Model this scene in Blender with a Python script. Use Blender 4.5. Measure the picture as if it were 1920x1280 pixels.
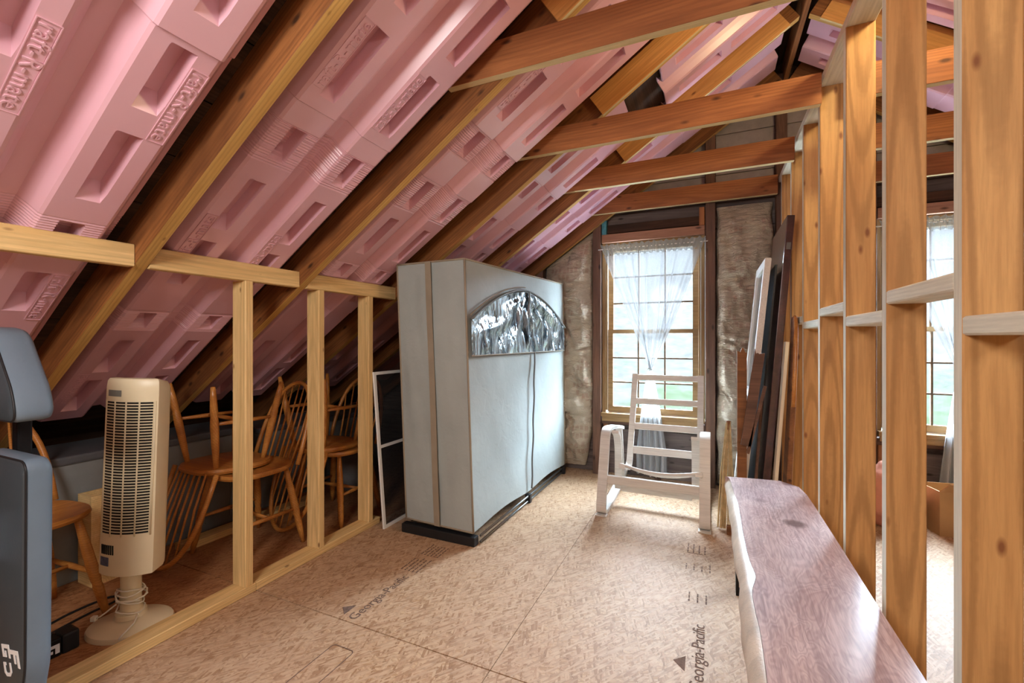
import bpy, bmesh, math, random
from mathutils import Vector, Matrix, noise

for o in list(bpy.data.objects):
    bpy.data.objects.remove(o, do_unlink=True)
SC = bpy.context.scene
COL = SC.collection
random.seed(7)

# ------------------------------------------------------------------ camera
FPX, YAW, CAMH = 830.0, math.atan(372 / 830.0), 1.15
cam_d = bpy.data.cameras.new('camera')
cam = bpy.data.objects.new('camera', cam_d)
COL.objects.link(cam)
cam_d.sensor_width = 36.0
cam_d.lens = FPX / 1920.0 * 36.0
cam_d.shift_y = -3.0 / 1920.0
cam_d.clip_start = 0.02
cam_d.clip_end = 200
cam.location = (0, 0, CAMH)
cam.rotation_euler = (math.pi / 2, 0, YAW)
SC.camera = cam

# ------------------------------------------------------------------ sky, lamp, fill lights, exposure
world = bpy.data.worlds.new('sky')
SC.world = world
world.use_nodes = True
_bg = world.node_tree.nodes['Background']
_bg.inputs[0].default_value = (0.68, 0.85, 1.0, 1)
_bg.inputs[1].default_value = 95.0
SC.view_settings.view_transform = 'Standard'
SC.view_settings.look = 'None'
SC.view_settings.exposure = 0.20
SC.view_settings.gamma = 1.0
SC.view_settings.use_curve_mapping = False


def portal(name, cx, cz, w, h, y):
    L = bpy.data.lights.new(name, 'AREA')
    L.shape = 'RECTANGLE'; L.size = w; L.size_y = h
    L.cycles.is_portal = True
    o = bpy.data.objects.new(name, L); COL.objects.link(o)
    o.location = (cx, y, cz); o.rotation_euler = (-math.pi / 2, 0, 0)
    return o


portal('daylight_portal', -0.445, 1.23, 0.80, 1.46, 3.93)
portal('daylight_portal', 1.445, 1.23, 0.80, 1.46, 3.93)


def bulb_or_fill(loc, watts, col, size=0.12):
    L = bpy.data.lights.new('bulb_or_fill_light', 'POINT')
    L.energy = watts; L.color = col; L.shadow_soft_size = size
    o = bpy.data.objects.new('bulb_or_fill_light', L); COL.objects.link(o)
    o.location = loc
    return o


# ridge lamp beyond the partition, plus two unseen fill lights added behind the camera
bulb_or_fill((-0.70, -0.70, 1.85), 112, (1.0, 0.97, 0.93), 0.30)  # added fill to brighten the room, no known lamp here
bulb_or_fill((0.82, 1.78, 2.50), 24, (1.0, 0.84, 0.46), 0.06)
bulb_or_fill((1.60, -0.60, 2.00), 40, (1.0, 0.94, 0.82), 0.2)  # added unseen fill for the right side


# ------------------------------------------------------------------ materials
def srgb(r, g, b):
    f = lambda c: c / 12.92 if c <= 0.04045 else ((c + 0.055) / 1.055) ** 2.4
    return (f(r / 255.), f(g / 255.), f(b / 255.), 1)


class NT:
    def __init__(self, name):
        self.m = bpy.data.materials.new(name)
        self.m.use_nodes = True
        self.t = self.m.node_tree
        self.b = self.t.nodes['Principled BSDF']
        self.out = self.t.nodes['Material Output']

    def n(self, typ, **kw):
        nd = self.t.nodes.new(typ)
        for k, v in kw.items():
            if k in nd.inputs.keys() if isinstance(k, str) else False:
                pass
            setattr(nd, k, v)
        return nd

    def l(self, a, b):
        self.t.links.new(a, b)

    def coord(self, scale=(1, 1, 1), rot=(0, 0, 0), rnd=True, space='Object'):
        tc = self.n('ShaderNodeTexCoord')
        src = tc.outputs[space]
        if rnd:
            oi = self.n('ShaderNodeObjectInfo')
            mul = self.n('ShaderNodeMath', operation='MULTIPLY')
            mul.inputs[1].default_value = 37.0
            self.l(oi.outputs['Random'], mul.inputs[0])
            add = self.n('ShaderNodeVectorMath', operation='ADD')
            self.l(src, add.inputs[0]); self.l(mul.outputs[0], add.inputs[1])
            src = add.outputs[0]
        mp = self.n('ShaderNodeMapping')
        mp.inputs['Scale'].default_value = scale
        mp.inputs['Rotation'].default_value = rot
        self.l(src, mp.inputs['Vector'])
        return mp.outputs[0]

    def noise(self, vec, scale=5, detail=3, rough=0.5, dist=0):
        nd = self.n('ShaderNodeTexNoise')
        nd.inputs['Scale'].default_value = scale
        nd.inputs['Detail'].default_value = detail
        nd.inputs['Roughness'].default_value = rough
        nd.inputs['Distortion'].default_value = dist
        self.l(vec, nd.inputs['Vector'])
        return nd.outputs['Fac']

    def ramp(self, fac, stops):
        r = self.n('ShaderNodeValToRGB')
        e = r.color_ramp.elements
        while len(e) < len(stops):
            e.new(0.5)
        for i, (p, c) in enumerate(stops):
            e[i].position = p
            e[i].color = c if len(c) == 4 else (*c, 1)
        self.l(fac, r.inputs[0])
        return r.outputs[0]

    def mix(self, fac, a, b, mode='MIX'):
        m = self.n('ShaderNodeMix', data_type='RGBA', blend_type=mode)
        for sock, v in ((m.inputs[0], fac), (m.inputs[6], a), (m.inputs[7], b)):
            if hasattr(v, 'is_linked') or hasattr(v, 'links'):
                self.l(v, sock)
            else:
                sock.default_value = v
        return m.outputs[2]

    def math(self, op, a, b=0.0, clamp=False):
        m = self.n('ShaderNodeMath', operation=op)
        m.use_clamp = clamp
        for sock, v in ((m.inputs[0], a), (m.inputs[1], b)):
            if hasattr(v, 'links'):
                self.l(v, sock)
            else:
                sock.default_value = v
        return m.outputs[0]

    def bump(self, h, strength=0.2, dist=0.01):
        b = self.n('ShaderNodeBump')
        b.inputs['Strength'].default_value = strength
        b.inputs['Distance'].default_value = dist
        self.l(h, b.inputs['Height'])
        self.l(b.outputs[0], self.b.inputs['Normal'])

    def base(self, c):
        s = self.b.inputs['Base Color']
        if hasattr(c, 'links'):
            self.l(c, s)
        else:
            s.default_value = c

    def set(self, **kw):
        for k, v in kw.items():
            self.b.inputs[k.replace('_', ' ')].default_value = v


def wood(name, light, dark, knot=None, rough=0.6, rings=0.5, stain=None, knot_size=0.10, spec=0.3, bump=0.25):
    """Grain runs along the object's own X axis."""
    t = NT(name)
    v = t.coord((1, 1, 1))
    def mp(sc):
        m = t.n('ShaderNodeMapping'); m.inputs['Scale'].default_value = sc
        t.l(v, m.inputs['Vector']); return m.outputs[0]
    fine = t.noise(mp((3, 60, 60)), 2.0, 5, 0.65)
    broad = t.noise(mp((0.9, 9, 9)), 1.6, 3, 0.55, 0.4)
    # growth rings round an axis just off the board, drifting slowly along its length: flat-sawn cathedral figure
    tc2 = t.n('ShaderNodeTexCoord'); oi2 = t.n('ShaderNodeObjectInfo')
    drift = t.noise(mp((0.55, 0.8, 0.8)), 1.0, 1, 0.4)
    cmb = t.n('ShaderNodeCombineXYZ')
    t.l(t.math('ADD', t.math('MULTIPLY', drift, 0.11), t.math('MULTIPLY', oi2.outputs['Random'], 0.05)), cmb.inputs[1])
    t.l(t.math('ADD', t.math('MULTIPLY', drift, 0.04), t.math('MULTIPLY', oi2.outputs['Random'], -0.06)), cmb.inputs[2])
    va = t.n('ShaderNodeVectorMath', operation='ADD')
    t.l(tc2.outputs['Object'], va.inputs[0]); t.l(cmb.outputs[0], va.inputs[1])
    w = t.n('ShaderNodeTexWave', wave_type='RINGS', rings_direction='X')
    w.inputs['Scale'].default_value = 34.0
    w.inputs['Distortion'].default_value = 0.5
    w.inputs['Detail'].default_value = 2.0
    w.inputs['Detail Scale'].default_value = 1.5
    t.l(va.outputs[0], w.inputs['Vector'])
    c = t.mix(t.ramp(broad, [(0.3, (0, 0, 0)), (0.7, (1, 1, 1))]), dark, light)
    dk = tuple(x * 0.62 for x in dark[:3]) + (1,)
    ringf = t.math('MULTIPLY', t.ramp(w.outputs['Fac'], [(0.05, (1, 1, 1)), (0.55, (0, 0, 0))]), rings)
    c = t.mix(ringf, c, dk)
    c = t.mix(t.math('MULTIPLY', t.ramp(fine, [(0.35, (1, 1, 1)), (0.6, (0, 0, 0))]), 0.35), c, dk)
    if stain is not None:
        st = t.noise(mp((1.2, 3, 3)), 1.3, 4, 0.6)
        c = t.mix(t.math('MULTIPLY', t.ramp(st, [(0.5, (0, 0, 0)), (0.72, (1, 1, 1))]), 0.8), c, stain)
    if knot is not None:
        vo = t.n('ShaderNodeTexVoronoi')
        vo.inputs['Scale'].default_value = 1.0
        vo.inputs['Randomness'].default_value = 1.0
        t.l(mp((5.5, 13, 13)), vo.inputs['Vector'])
        k = t.ramp(vo.outputs['Distance'], [(knot_size * 0.6, (1, 1, 1)), (knot_size * 1.6, (0, 0, 0))])
        c = t.mix(t.math('MULTIPLY', k, 0.85), c, knot)
    t.base(c)
    t.set(Roughness=rough, Specular_IOR_Level=spec)
    t.bump(fine, bump, 0.002)
    return t.m


def plain(name, col, rough=0.6, metal=0.0, var=0.12, scale=8, spec=0.3, bump=0.0, sheen=0.0, coat=0.0):
    t = NT(name)
    v = t.coord()
    n = t.noise(v, scale, 4, 0.6)
    d = tuple(max(0, x * (1 - var)) for x in col[:3]) + (1,)
    b = tuple(min(1, x * (1 + var)) for x in col[:3]) + (1,)
    t.base(t.ramp(n, [(0.3, d), (0.7, b)]))
    t.set(Roughness=rough, Metallic=metal, Specular_IOR_Level=spec, Sheen_Weight=sheen, Coat_Weight=coat)
    if bump:
        t.bump(t.noise(v, scale * 12, 3), bump, 0.004)
    return t.m


M = {}
M['rafter'] = wood('aged_rafter_wood', srgb(164, 106, 58), srgb(110, 66, 34), srgb(45, 25, 14), 0.62, 0.35, stain=srgb(84, 48, 26))
M['tie'] = wood('collar_tie_wood', srgb(174, 112, 66), srgb(134, 80, 44), srgb(60, 32, 18), 0.6, 0.3)
M['pine'] = wood('new_pine', srgb(240, 208, 150), srgb(218, 180, 120), srgb(116, 76, 42), 0.6, 0.3, knot_size=0.06)
M['stud'] = wood('partition_pine', srgb(202, 156, 100), srgb(176, 128, 78), srgb(112, 62, 36), 0.55, 0.55, knot_size=0.08)
M['gstud'] = wood('weathered_stud', srgb(126, 92, 74), srgb(88, 66, 56), srgb(44, 32, 28), 0.75, 0.3)
M['sheath'] = wood('sheathing_board', srgb(132, 118, 112), srgb(92, 82, 80), srgb(48, 42, 40), 0.8, 0.3)
M['deck'] = wood('roof_deck_board', srgb(88, 62, 46), srgb(50, 36, 28), None, 0.85, 0.3)
M['ply'] = wood('plywood_board', srgb(222, 166, 96), srgb(196, 138, 74), srgb(110, 62, 34), 0.6, 0.25, knot_size=0.07)
M['oak'] = wood('honey_oak', srgb(212, 148, 74), srgb(174, 108, 48), None, 0.32, 0.3, spec=0.5, bump=0.1)
M['header'] = wood('header_wood', srgb(178, 132, 106), srgb(146, 104, 82), srgb(70, 44, 32), 0.65, 0.25)
M['walnut'] = wood('dark_mahogany', srgb(92, 50, 48), srgb(56, 28, 30), None, 0.28, 0.3, spec=0.6, bump=0.1)
M['walnut'].node_tree.nodes['Principled BSDF'].inputs['Coat Weight'].default_value = 0.8
M['walnut'].node_tree.nodes['Principled BSDF'].inputs['Coat Roughness'].default_value = 0.12
M['oldboard'] = wood('old_brown_board', srgb(158, 106, 66), srgb(112, 72, 44), srgb(52, 32, 22), 0.7, 0.4)
M['frame_wood'] = wood('window_frame_wood', srgb(162, 132, 90), srgb(130, 100, 64), None, 0.6, 0.25)
M['birch'] = wood('pale_birch', srgb(226, 222, 216), srgb(212, 206, 198), None, 0.45, 0.0, bump=0.03)
M['pale_edge'] = wood('pale_underside', srgb(236, 218, 172), srgb(212, 190, 138), srgb(150, 112, 66), 0.6, 0.2, knot_size=0.04)  # paler tone set on the undersides of ties and gussets
M['pale_white'] = wood('pale_pine_lit_stud_edge', srgb(232, 228, 210), srgb(210, 206, 184), None, 0.6, 0.15)  # pale pine of the blocking; on stud edges, window light put into colour
M['gold_edge'] = wood('golden_underside', srgb(222, 180, 108), srgb(190, 144, 78), srgb(120, 80, 40), 0.6, 0.35, knot_size=0.05)  # lighter tone set on the rafter undersides
M['white'] = plain('white_paint', srgb(232, 232, 228), 0.5, var=0.04)
M['black'] = plain('black_plastic', srgb(34, 34, 36), 0.45, var=0.15)
M['steel'] = plain('steel_tube', srgb(120, 120, 118), 0.35, 0.9, 0.08)
M['dark_steel'] = plain('black_steel', srgb(26, 26, 28), 0.4, 0.4, 0.1)


def osb(name, tint=None):
    t = NT(name)
    tc = t.n('ShaderNodeTexCoord')
    cols = None
    tones = [srgb(202, 168, 132), srgb(184, 146, 108), srgb(160, 122, 88), srgb(192, 160, 130)]
    wob = t.noise(tc.outputs['Object'], 9, 2)
    heights = []
    for i, (rot, sc) in enumerate([(0.35, (20, 112, 1)), (-0.5, (24, 140, 1)), (1.25, (22, 126, 1)), (2.2, (28, 150, 1))]):
        mp = t.n('ShaderNodeMapping')
        mp.inputs['Rotation'].default_value = (0, 0, rot)
        mp.inputs['Scale'].default_value = sc
        mp.inputs['Location'].default_value = (i * 3.7, i * 1.9, 0)
        mp.vector_type = 'TEXTURE' if False else 'POINT'
        rt = t.n('ShaderNodeVectorRotate', rotation_type='Z_AXIS')
        rt.inputs['Angle'].default_value = rot
        t.l(tc.outputs['Object'], rt.inputs['Vector'])
        mp.inputs['Rotation'].default_value = (0, 0, 0)
        t.l(rt.outputs[0], mp.inputs['Vector'])
        vo = t.n('ShaderNodeTexVoronoi')
        vo.voronoi_dimensions = '2D'
        vo.inputs['Scale'].default_value = 1.0
        t.l(mp.outputs[0], vo.inputs['Vector'])
        sep = t.n('ShaderNodeSeparateColor')
        t.l(vo.outputs['Color'], sep.inputs[0])
        tone = t.ramp(sep.outputs[0], [(0.0, srgb(164, 126, 94)), (0.3, tones[i]), (0.7, srgb(204, 172, 140)), (1.0, srgb(184, 146, 114))])
        edge = t.ramp(vo.outputs['Distance'], [(0.45, (1, 1, 1)), (0.85, (0.55, 0.5, 0.46))])
        tone = t.mix(0.55, tone, edge, 'MULTIPLY')
        if cols is None:
            cols = tone
        else:
            pick = t.ramp(sep.outputs[1], [(0.5, (0, 0, 0)), (0.52, (1, 1, 1))])
            cols = t.mix(pick, cols, tone)
        heights.append(sep.outputs[2])
    fl = t.noise(tc.outputs['Object'], 70, 3, 0.7, 1.0)
    cols = t.mix(t.math('MULTIPLY', t.ramp(fl, [(0.30, (1, 1, 1)), (0.38, (0, 0, 0))]), 0.5), cols, srgb(96, 62, 40))
    br = t.noise(tc.outputs['Object'], 1.7, 3)
    cols = t.mix(t.math('MULTIPLY', t.ramp(br, [(0.4, (0, 0, 0)), (0.75, (1, 1, 1))]), 0.25), cols, srgb(186, 150, 128))
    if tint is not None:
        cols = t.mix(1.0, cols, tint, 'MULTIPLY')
    t.base(cols)
    t.set(Roughness=0.62, Specular_IOR_Level=0.35)
    t.bump(heights[0], 0.12, 0.002)
    return t.m


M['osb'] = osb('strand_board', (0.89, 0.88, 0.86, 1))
M['osb_shaded'] = osb('shaded_strand_board', (0.72, 0.52, 0.36, 1))  # same strand board with the eave's shade tinted into its colour


def pink():
    t = NT('pink_foam')
    v = t.coord(rnd=False)
    n = t.noise(v, 3, 3)
    t.base(t.ramp(n, [(0.3, srgb(222, 170, 184)), (0.7, srgb(226, 180, 194))]))
    t.set(Roughness=0.36, Specular_IOR_Level=0.6, Coat_Weight=0.6, Coat_Roughness=0.28)
    t.b.inputs['Subsurface Weight'].default_value = 0.0
    t.bump(t.noise(v, 40, 2), 0.05, 0.002)
    return t.m


M['pink'] = pink()


# ------------------------------------------------------------------ mesh helpers
class MB:
    def __init__(self):
        self.v = []
        self.f = []

    def add(self, vs, fs, mtx=None):
        o = len(self.v)
        self.v += [tuple(mtx @ Vector(p)) for p in vs] if mtx is not None else [tuple(p) for p in vs]
        self.f += [tuple(i + o for i in f) for f in fs]
        return self

    def box(self, a, b, mtx=None):
        (x0, y0, z0), (x1, y1, z1) = a, b
        vs = [(x0, y0, z0), (x1, y0, z0), (x1, y1, z0), (x0, y1, z0), (x0, y0, z1), (x1, y0, z1), (x1, y1, z1), (x0, y1, z1)]
        return self.add(vs, [(0, 3, 2, 1), (4, 5, 6, 7), (0, 1, 5, 4), (1, 2, 6, 5), (2, 3, 7, 6), (3, 0, 4, 7)], mtx)

    def prism(self, poly, a, b, axis='Y', mtx=None):
        """poly: 2D outline, extruded from a to b along axis (XZ outline for Y, XY for Z, YZ for X)."""
        n = len(poly)
        def P(p, h):
            return {'Y': (p[0], h, p[1]), 'Z': (p[0], p[1], h), 'X': (h, p[0], p[1])}[axis]
        vs = [P(p, a) for p in poly] + [P(p, b) for p in poly]
        fs = [tuple(range(n)), tuple(range(2 * n - 1, n - 1, -1))]
        fs += [(i, i + n, (i + 1) % n + n, (i + 1) % n) for i in range(n)]
        return self.add(vs, fs, mtx)

    def tube(self, pts, r, n=8, closed=False, caps=True, flat=1.0):
        pts = [Vector(p) for p in pts]
        m = len(pts)
        rs = r if hasattr(r, '__len__') else [r] * m
        rings = []
        prev = None
        for i, p in enumerate(pts):
            if closed:
                d = pts[(i + 1) % m] - pts[i - 1]
            else:
                d = pts[min(i + 1, m - 1)] - pts[max(i - 1, 0)]
            d.normalize()
            if prev is None:
                a = Vector((0, 0, 1)) if abs(d.z) < 0.9 else Vector((1, 0, 0))
                u = d.cross(a).normalized()
            else:
                u = (prev - d * prev.dot(d)).normalized()
            prev = u
            w = d.cross(u)
            rings.append([p + (u * math.cos(2 * math.pi * k / n) + w * math.sin(2 * math.pi * k / n) * flat) * rs[i] for k in range(n)])
        o = len(self.v)
        for rg in rings:
            self.v += [tuple(q) for q in rg]
        cnt = m if closed else m - 1
        for i in range(cnt):
            j = (i + 1) % m
            for k in range(n):
                k2 = (k + 1) % n
                self.f.append((o + i * n + k, o + i * n + k2, o + j * n + k2, o + j * n + k))
        if caps and not closed:
            self.f.append(tuple(o + k for k in range(n - 1, -1, -1)))
            self.f.append(tuple(o + (m - 1) * n + k for k in range(n)))
        return self

    def grid(self, fn, us, vs):
        o = len(self.v)
        nu, nv = len(us), len(vs)
        for u in us:
            for w in vs:
                self.v.append(tuple(fn(u, w)))
        for i in range(nu - 1):
            for j in range(nv - 1):
                self.f.append((o + i * nv + j, o + (i + 1) * nv + j, o + (i + 1) * nv + j + 1, o + i * nv + j + 1))
        return self

    def lathe(self, prof, n=24, mtx=None):
        vs, fs = [], []
        for (r, z) in prof:
            for k in range(n):
                a = 2 * math.pi * k / n
                vs.append((r * math.cos(a), r * math.sin(a), z))
        for i in range(len(prof) - 1):
            for k in range(n):
                k2 = (k + 1) % n
                fs.append((i * n + k, i * n + k2, (i + 1) * n + k2, (i + 1) * n + k))
        fs.append(tuple(range(n - 1, -1, -1)))
        fs.append(tuple((len(prof) - 1) * n + k for k in range(n)))
        return self.add(vs, fs, mtx)

    def shift(self, d):
        self.v = [(a + d[0], b + d[1], c + d[2]) for a, b, c in self.v]
        return self

    def mesh(self, name, mat, smooth=False, bevel=0.0, seg=2, fix=True):
        me = bpy.data.meshes.new(name)
        me.from_pydata(self.v, [], self.f)
        bm = bmesh.new(); bm.from_mesh(me)
        if fix:
            bmesh.ops.recalc_face_normals(bm, faces=bm.faces)
        if bevel:
            es = [e for e in bm.edges if len(e.link_faces) == 2 and e.calc_face_angle(0) > 0.5]
            bmesh.ops.bevel(bm, geom=es, offset=bevel, segments=seg, affect='EDGES', profile=0.6)
        bm.to_mesh(me); bm.free()
        if smooth:
            me.polygons.foreach_set('use_smooth', [True] * len(me.polygons))
            if smooth == 'auto':
                bm = bmesh.new(); bm.from_mesh(me)
                for e in bm.edges:
                    e.smooth = len(e.link_faces) == 2 and e.calc_face_angle(0) < 0.7
                bm.to_mesh(me); bm.free()
        me.materials.append(mat)
        return me

    def obj(self, name, mat, parent=None, smooth=False, bevel=0.0, seg=2, fix=True):
        return link(name, self.mesh(name, mat, smooth, bevel, seg, fix), parent)


def link(name, data, parent=None, mtx=None):
    o = bpy.data.objects.new(name, data)
    COL.objects.link(o)
    if parent is not None:
        o.parent = parent
    if mtx is not None:
        o.matrix_basis = mtx
    return o


def tag(o, label=None, cat=None, group=None, kind=None):
    if label: o['label'] = label
    if cat: o['category'] = cat
    if group: o['group'] = group
    if kind: o['kind'] = kind
    return o


def thing(name, label, cat, loc=(0, 0, 0), rz=0.0, group=None, mtx=None):
    o = bpy.data.objects.new(name, None)
    COL.objects.link(o)
    o.empty_display_size = 0.1
    if mtx is not None:
        o.matrix_basis = mtx
    else:
        o.location = loc
        o.rotation_euler = (0, 0, rz)
    return tag(o, label, cat, group)


def struct_root(name):
    o = bpy.data.objects.new(name, None)
    COL.objects.link(o)
    o.empty_display_size = 0.1
    return tag(o, kind='structure')


_lum = {}


def lumber(name, p0, p1, w, t, mat, parent=None, side=(0, 0, 1), ch=0.003, edge=None, edge_dir=(0, 0, -1)):
    """A board from p0 to p1 (centre line); w is its size along `side`, t across."""
    p0, p1 = Vector(p0), Vector(p1)
    X = (p1 - p0); L = X.length; X.normalize()
    Z = Vector(side); Z = (Z - X * Z.dot(X)).normalized()
    Y = Z.cross(X)
    key = (round(L, 3), w, t, mat.name, ch, edge.name if edge else '', edge_dir)
    if key not in _lum:
        a, b, c = t / 2, w / 2, min(ch, t / 3)
        poly = [(-a + c, -b), (a - c, -b), (a, -b + c), (a, b - c), (a - c, b), (-a + c, b), (-a, b - c), (-a, -b + c)]
        mb = MB().prism(poly, 0, L, 'X')
        me = mb.mesh(name, mat)
        if edge is not None:
            me.materials.append(edge)
            ed = Vector(edge_dir)
            for f in me.polygons:
                if f.normal.dot(ed) > 0.9:
                    f.material_index = 1
        _lum[key] = me
    m = Matrix((X, Y, Z)).transposed().to_4x4()
    m.translation = p0
    return link(name, _lum[key], parent, m)


_txt = {}


def text_mesh(body, size, depth, mat, spacing=1.0):
    key = (body, size, depth, mat.name, spacing)
    if key in _txt:
        return _txt[key]
    cu = bpy.data.curves.new('lettering', 'FONT')
    cu.body = body
    cu.size = size
    cu.extrude = depth
    cu.resolution_u = 2
    cu.space_character = spacing
    cu.align_x = 'CENTER'
    cu.align_y = 'CENTER'
    ob = bpy.data.objects.new('lettering', cu)
    COL.objects.link(ob)
    dg = bpy.context.evaluated_depsgraph_get()
    dg.update()
    me = bpy.data.meshes.new_from_object(ob.evaluated_get(dg))
    me.name = 'lettering'
    me.materials.clear()
    me.materials.append(mat)
    bpy.data.objects.remove(ob, do_unlink=True)
    bpy.data.curves.remove(cu)
    _txt[key] = me
    return me


def frame(o, x, y, z):
    m = Matrix((Vector(x), Vector(y), Vector(z))).transposed().to_4x4()
    m.translation = Vector(o)
    return m
# ================================================================== SHELL
SL = 0.677
PHI = math.atan(SL)
CP, SP = math.cos(PHI), math.sin(PHI)
KX, KZ = -1.9, 1.43
RL = frame((KX, 0, KZ), (CP, 0, SP), (0, 1, 0), (-SP, 0, CP))            # left slope: (s, y, off)
RR = frame((1.0 - KX, 0, KZ), (-CP, 0, SP), (0, -1, 0), (SP, 0, CP))     # right slope: (s, -y, off)
YB, YE = -2.6, 3.86                                                       # attic ends
S_RIDGE = 2.4 / CP

# ---- floor of strand-board sheets
floor = struct_root('floor')
xs = [-4.3, -3.14, -1.92, -0.70, 0.52, 1.74, 2.96, 5.2]
ys = [YB, -1.06, 1.375, YE + 0.04]
for i in range(len(xs) - 1):
    for j in range(len(ys) - 1):
        g = 0.0026
        mb = MB().box((xs[i] + g * 0.4, ys[j] + g, -0.02), (xs[i + 1] - g * 0.4, ys[j + 1] - g, 0.0))
        mb.obj('strand_board_sheet', M['osb_shaded'] if xs[i + 1] <= -1.9 else M['osb'], floor)
MB().box((-4.4, YB, -0.06), (5.4, YE, -0.021)).obj('subfloor', M['deck'], floor)

# ---- ceiling: deck boards, rafters, ties, gussets, insulation
ceiling = struct_root('ceiling')
w = 0.24
k = 0
s = -2.25
while s < 3.0:
    e = min(s + w - 0.004, 3.008)
    for R in (RL, RR):
        y0, y1 = (YB, YE + 0.06) if R is RL else (-(YE + 0.06), -YB)
        o = lumber('roof_board', R @ Vector(((s + e) / 2, y0, 0.161)), R @ Vector(((s + e) / 2, y1, 0.161)), e - s, 0.02, M['deck'], ceiling, side=R.to_3x3() @ Vector((1, 0, 0)))
    s += w
for R in (RL, RR):
    y0, y1 = (YB - 0.05, YE + 0.08) if R is RL else (-(YE + 0.08), -YB + 0.05)
    MB().box((-2.6, y0, 0.173), (3.02, y1, 0.19), R).obj('roofing', M['deck'], ceiling)
RAF = [-1.9, -1.2, -0.5, 0.20, 0.905, 1.61, 2.36, 3.04, 3.735]
for y in RAF:
    for R in (RL, RR):
        sg = 1 if R is RL else -1
        lumber('rafter', R @ Vector((-2.2, sg * (y + 0.0225), 0.075)), R @ Vector((S_RIDGE - 0.03, sg * (y + 0.0225), 0.075)), 0.15, 0.045, M['rafter'], ceiling, side=R.to_3x3() @ Vector((0, 0, 1)), ch=0.002, edge=M['gold_edge'])
lumber('ridge_board', (0.5, YB, 3.12), (0.5, YE, 3.12), 0.16, 0.03, M['rafter'], ceiling)
TIES = [(-1.938, 2.19), (-0.538, 2.19), (0.867, 2.19), (1.572, 2.198), (2.322, 2.185), (3.002, 2.19), (3.697, 2.208)]
for (y, z) in TIES:
    h = 0.137
    def tie(mir):
        X = lambda x: (1 - x) if mir else x
        sg = -1 if mir else 1
        xa = KX + (z - KZ) / SL - 0.24
        poly = [(0, 0), (0.445 - xa, 0), (0.445 - xa, h), (h / SL, h)]
        mb = MB().prism(poly, 0, 0.037, 'Y')
        me = mb.mesh('collar_tie', M['tie'], bevel=0.002, seg=1)
        me.materials.append(M['pale_edge'])
        for f in me.polygons:
            if f.normal.z < -0.9:
                f.material_index = 1
        if mir:
            return link('collar_tie', me, ceiling, frame((1 - xa, y + 0.037, z), (-1, 0, 0), (0, -1, 0), (0, 0, 1)))
        return link('collar_tie', me, ceiling, frame((xa, y, z), (1, 0, 0), (0, 1, 0), (0, 0, 1)))
    tie(False); tie(True)
for y in (0.20, 0.905, 1.61, 2.36, 3.04):
    for R in (RL, RR):
        sg = 1 if R is RL else -1
        yy = y - 0.0105
        lumber('gusset_board', R @ Vector((1.655, sg * yy, 0.048)), R @ Vector((2.80, sg * yy, 0.048)), 0.128, 0.02, M['ply'], ceiling, side=R.to_3x3() @ Vector((0, 0, 1)), edge=M['pale_edge'])

# ---- pink moulded insulation baffles
PROF = [(-0.068, 0.128), (-0.050, 0.128), (-0.010, 0.070), (0.0, 0.064), (0.046, 0.064), (0.050, 0.064), (0.108, 0.064), (0.112, 0.064), (0.156, 0.064), (0.166, 0.069), (0.184, 0.098), (0.202, 0.122),
        (0.250, 0.126), (0.270, 0.098), (0.286, 0.070), (0.295, 0.064), (0.338, 0.064), (0.342, 0.064), (0.400, 0.064), (0.404, 0.064), (0.450, 0.064), (0.460, 0.069), (0.498, 0.126), (0.512, 0.128)]
PY = [p[0] for p in PROF]


def panel(R, s0, s1, yb, pockets, ribs, lift=0.0, flip=False):
    S = {s0, s1, s0 + 0.004, s1 - 0.004}
    x = s0
    while x < s1:
        S.add(x); x += 0.08
    for a, b in pockets:
        S |= {a, a + 0.042, b - 0.006, b}
    for a, b in ribs:
        q = a
        while q < b:
            S.add(q); q += 0.0055
    S = sorted(q for q in S if s0 <= q <= s1)
    S = [q for i, q in enumerate(S) if i == 0 or q - S[i - 1] > 0.0008]
    ph = yb * 3.1

    def off(si, s, yi, y, o):
        h = o + lift
        h += 0.004 * noise.noise(Vector((s * 1.6 + ph, y * 2, 0)))
        for a, b in pockets:
            if a < s < b and (0.047 < y < 0.111 or 0.339 < y < 0.403):
                h += 0.056 * max(0, min((s - a) / 0.042, (b - s) / 0.006, 1))
        for a, b in ribs:
            if a <= s <= b:
                h += 0.0028 if si % 2 else 0.0
        if s - s0 < 0.003:
            h += 0.004
        return h

    mb = MB()
    nv = len(PROF)
    for si, s in enumerate(S):
        for yi, (y, o) in enumerate(PROF):
            mb.v.append((s - s0, y, off(si, s, yi, y, o)))
    for i in range(len(S) - 1):
        for j in range(nv - 1):
            mb.f.append((i * nv + j, i * nv + j + 1, (i + 1) * nv + j + 1, (i + 1) * nv + j))
    # a rolled lower lip gives the sheet its thickness at the end
    o0 = len(mb.v)
    for yi in range(nv):
        p = mb.v[yi]
        mb.v.append((p[0] + 0.001, p[1], p[2] + 0.012))
    for j in range(nv - 1):
        mb.f.append((j, o0 + j, o0 + j + 1, j + 1))
    me = mb.mesh('insulation_panel', M['pink'], fix=False)
    sg = 1 if R is RL else -1
    if sg > 0:
        m = R @ Matrix.Translation((s0, yb, 0))
    else:
        m = R @ Matrix.Translation((s0, -(yb + 0.445), 0))
    o = link('insulation_panel', me, ceiling, m)
    return o


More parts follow.
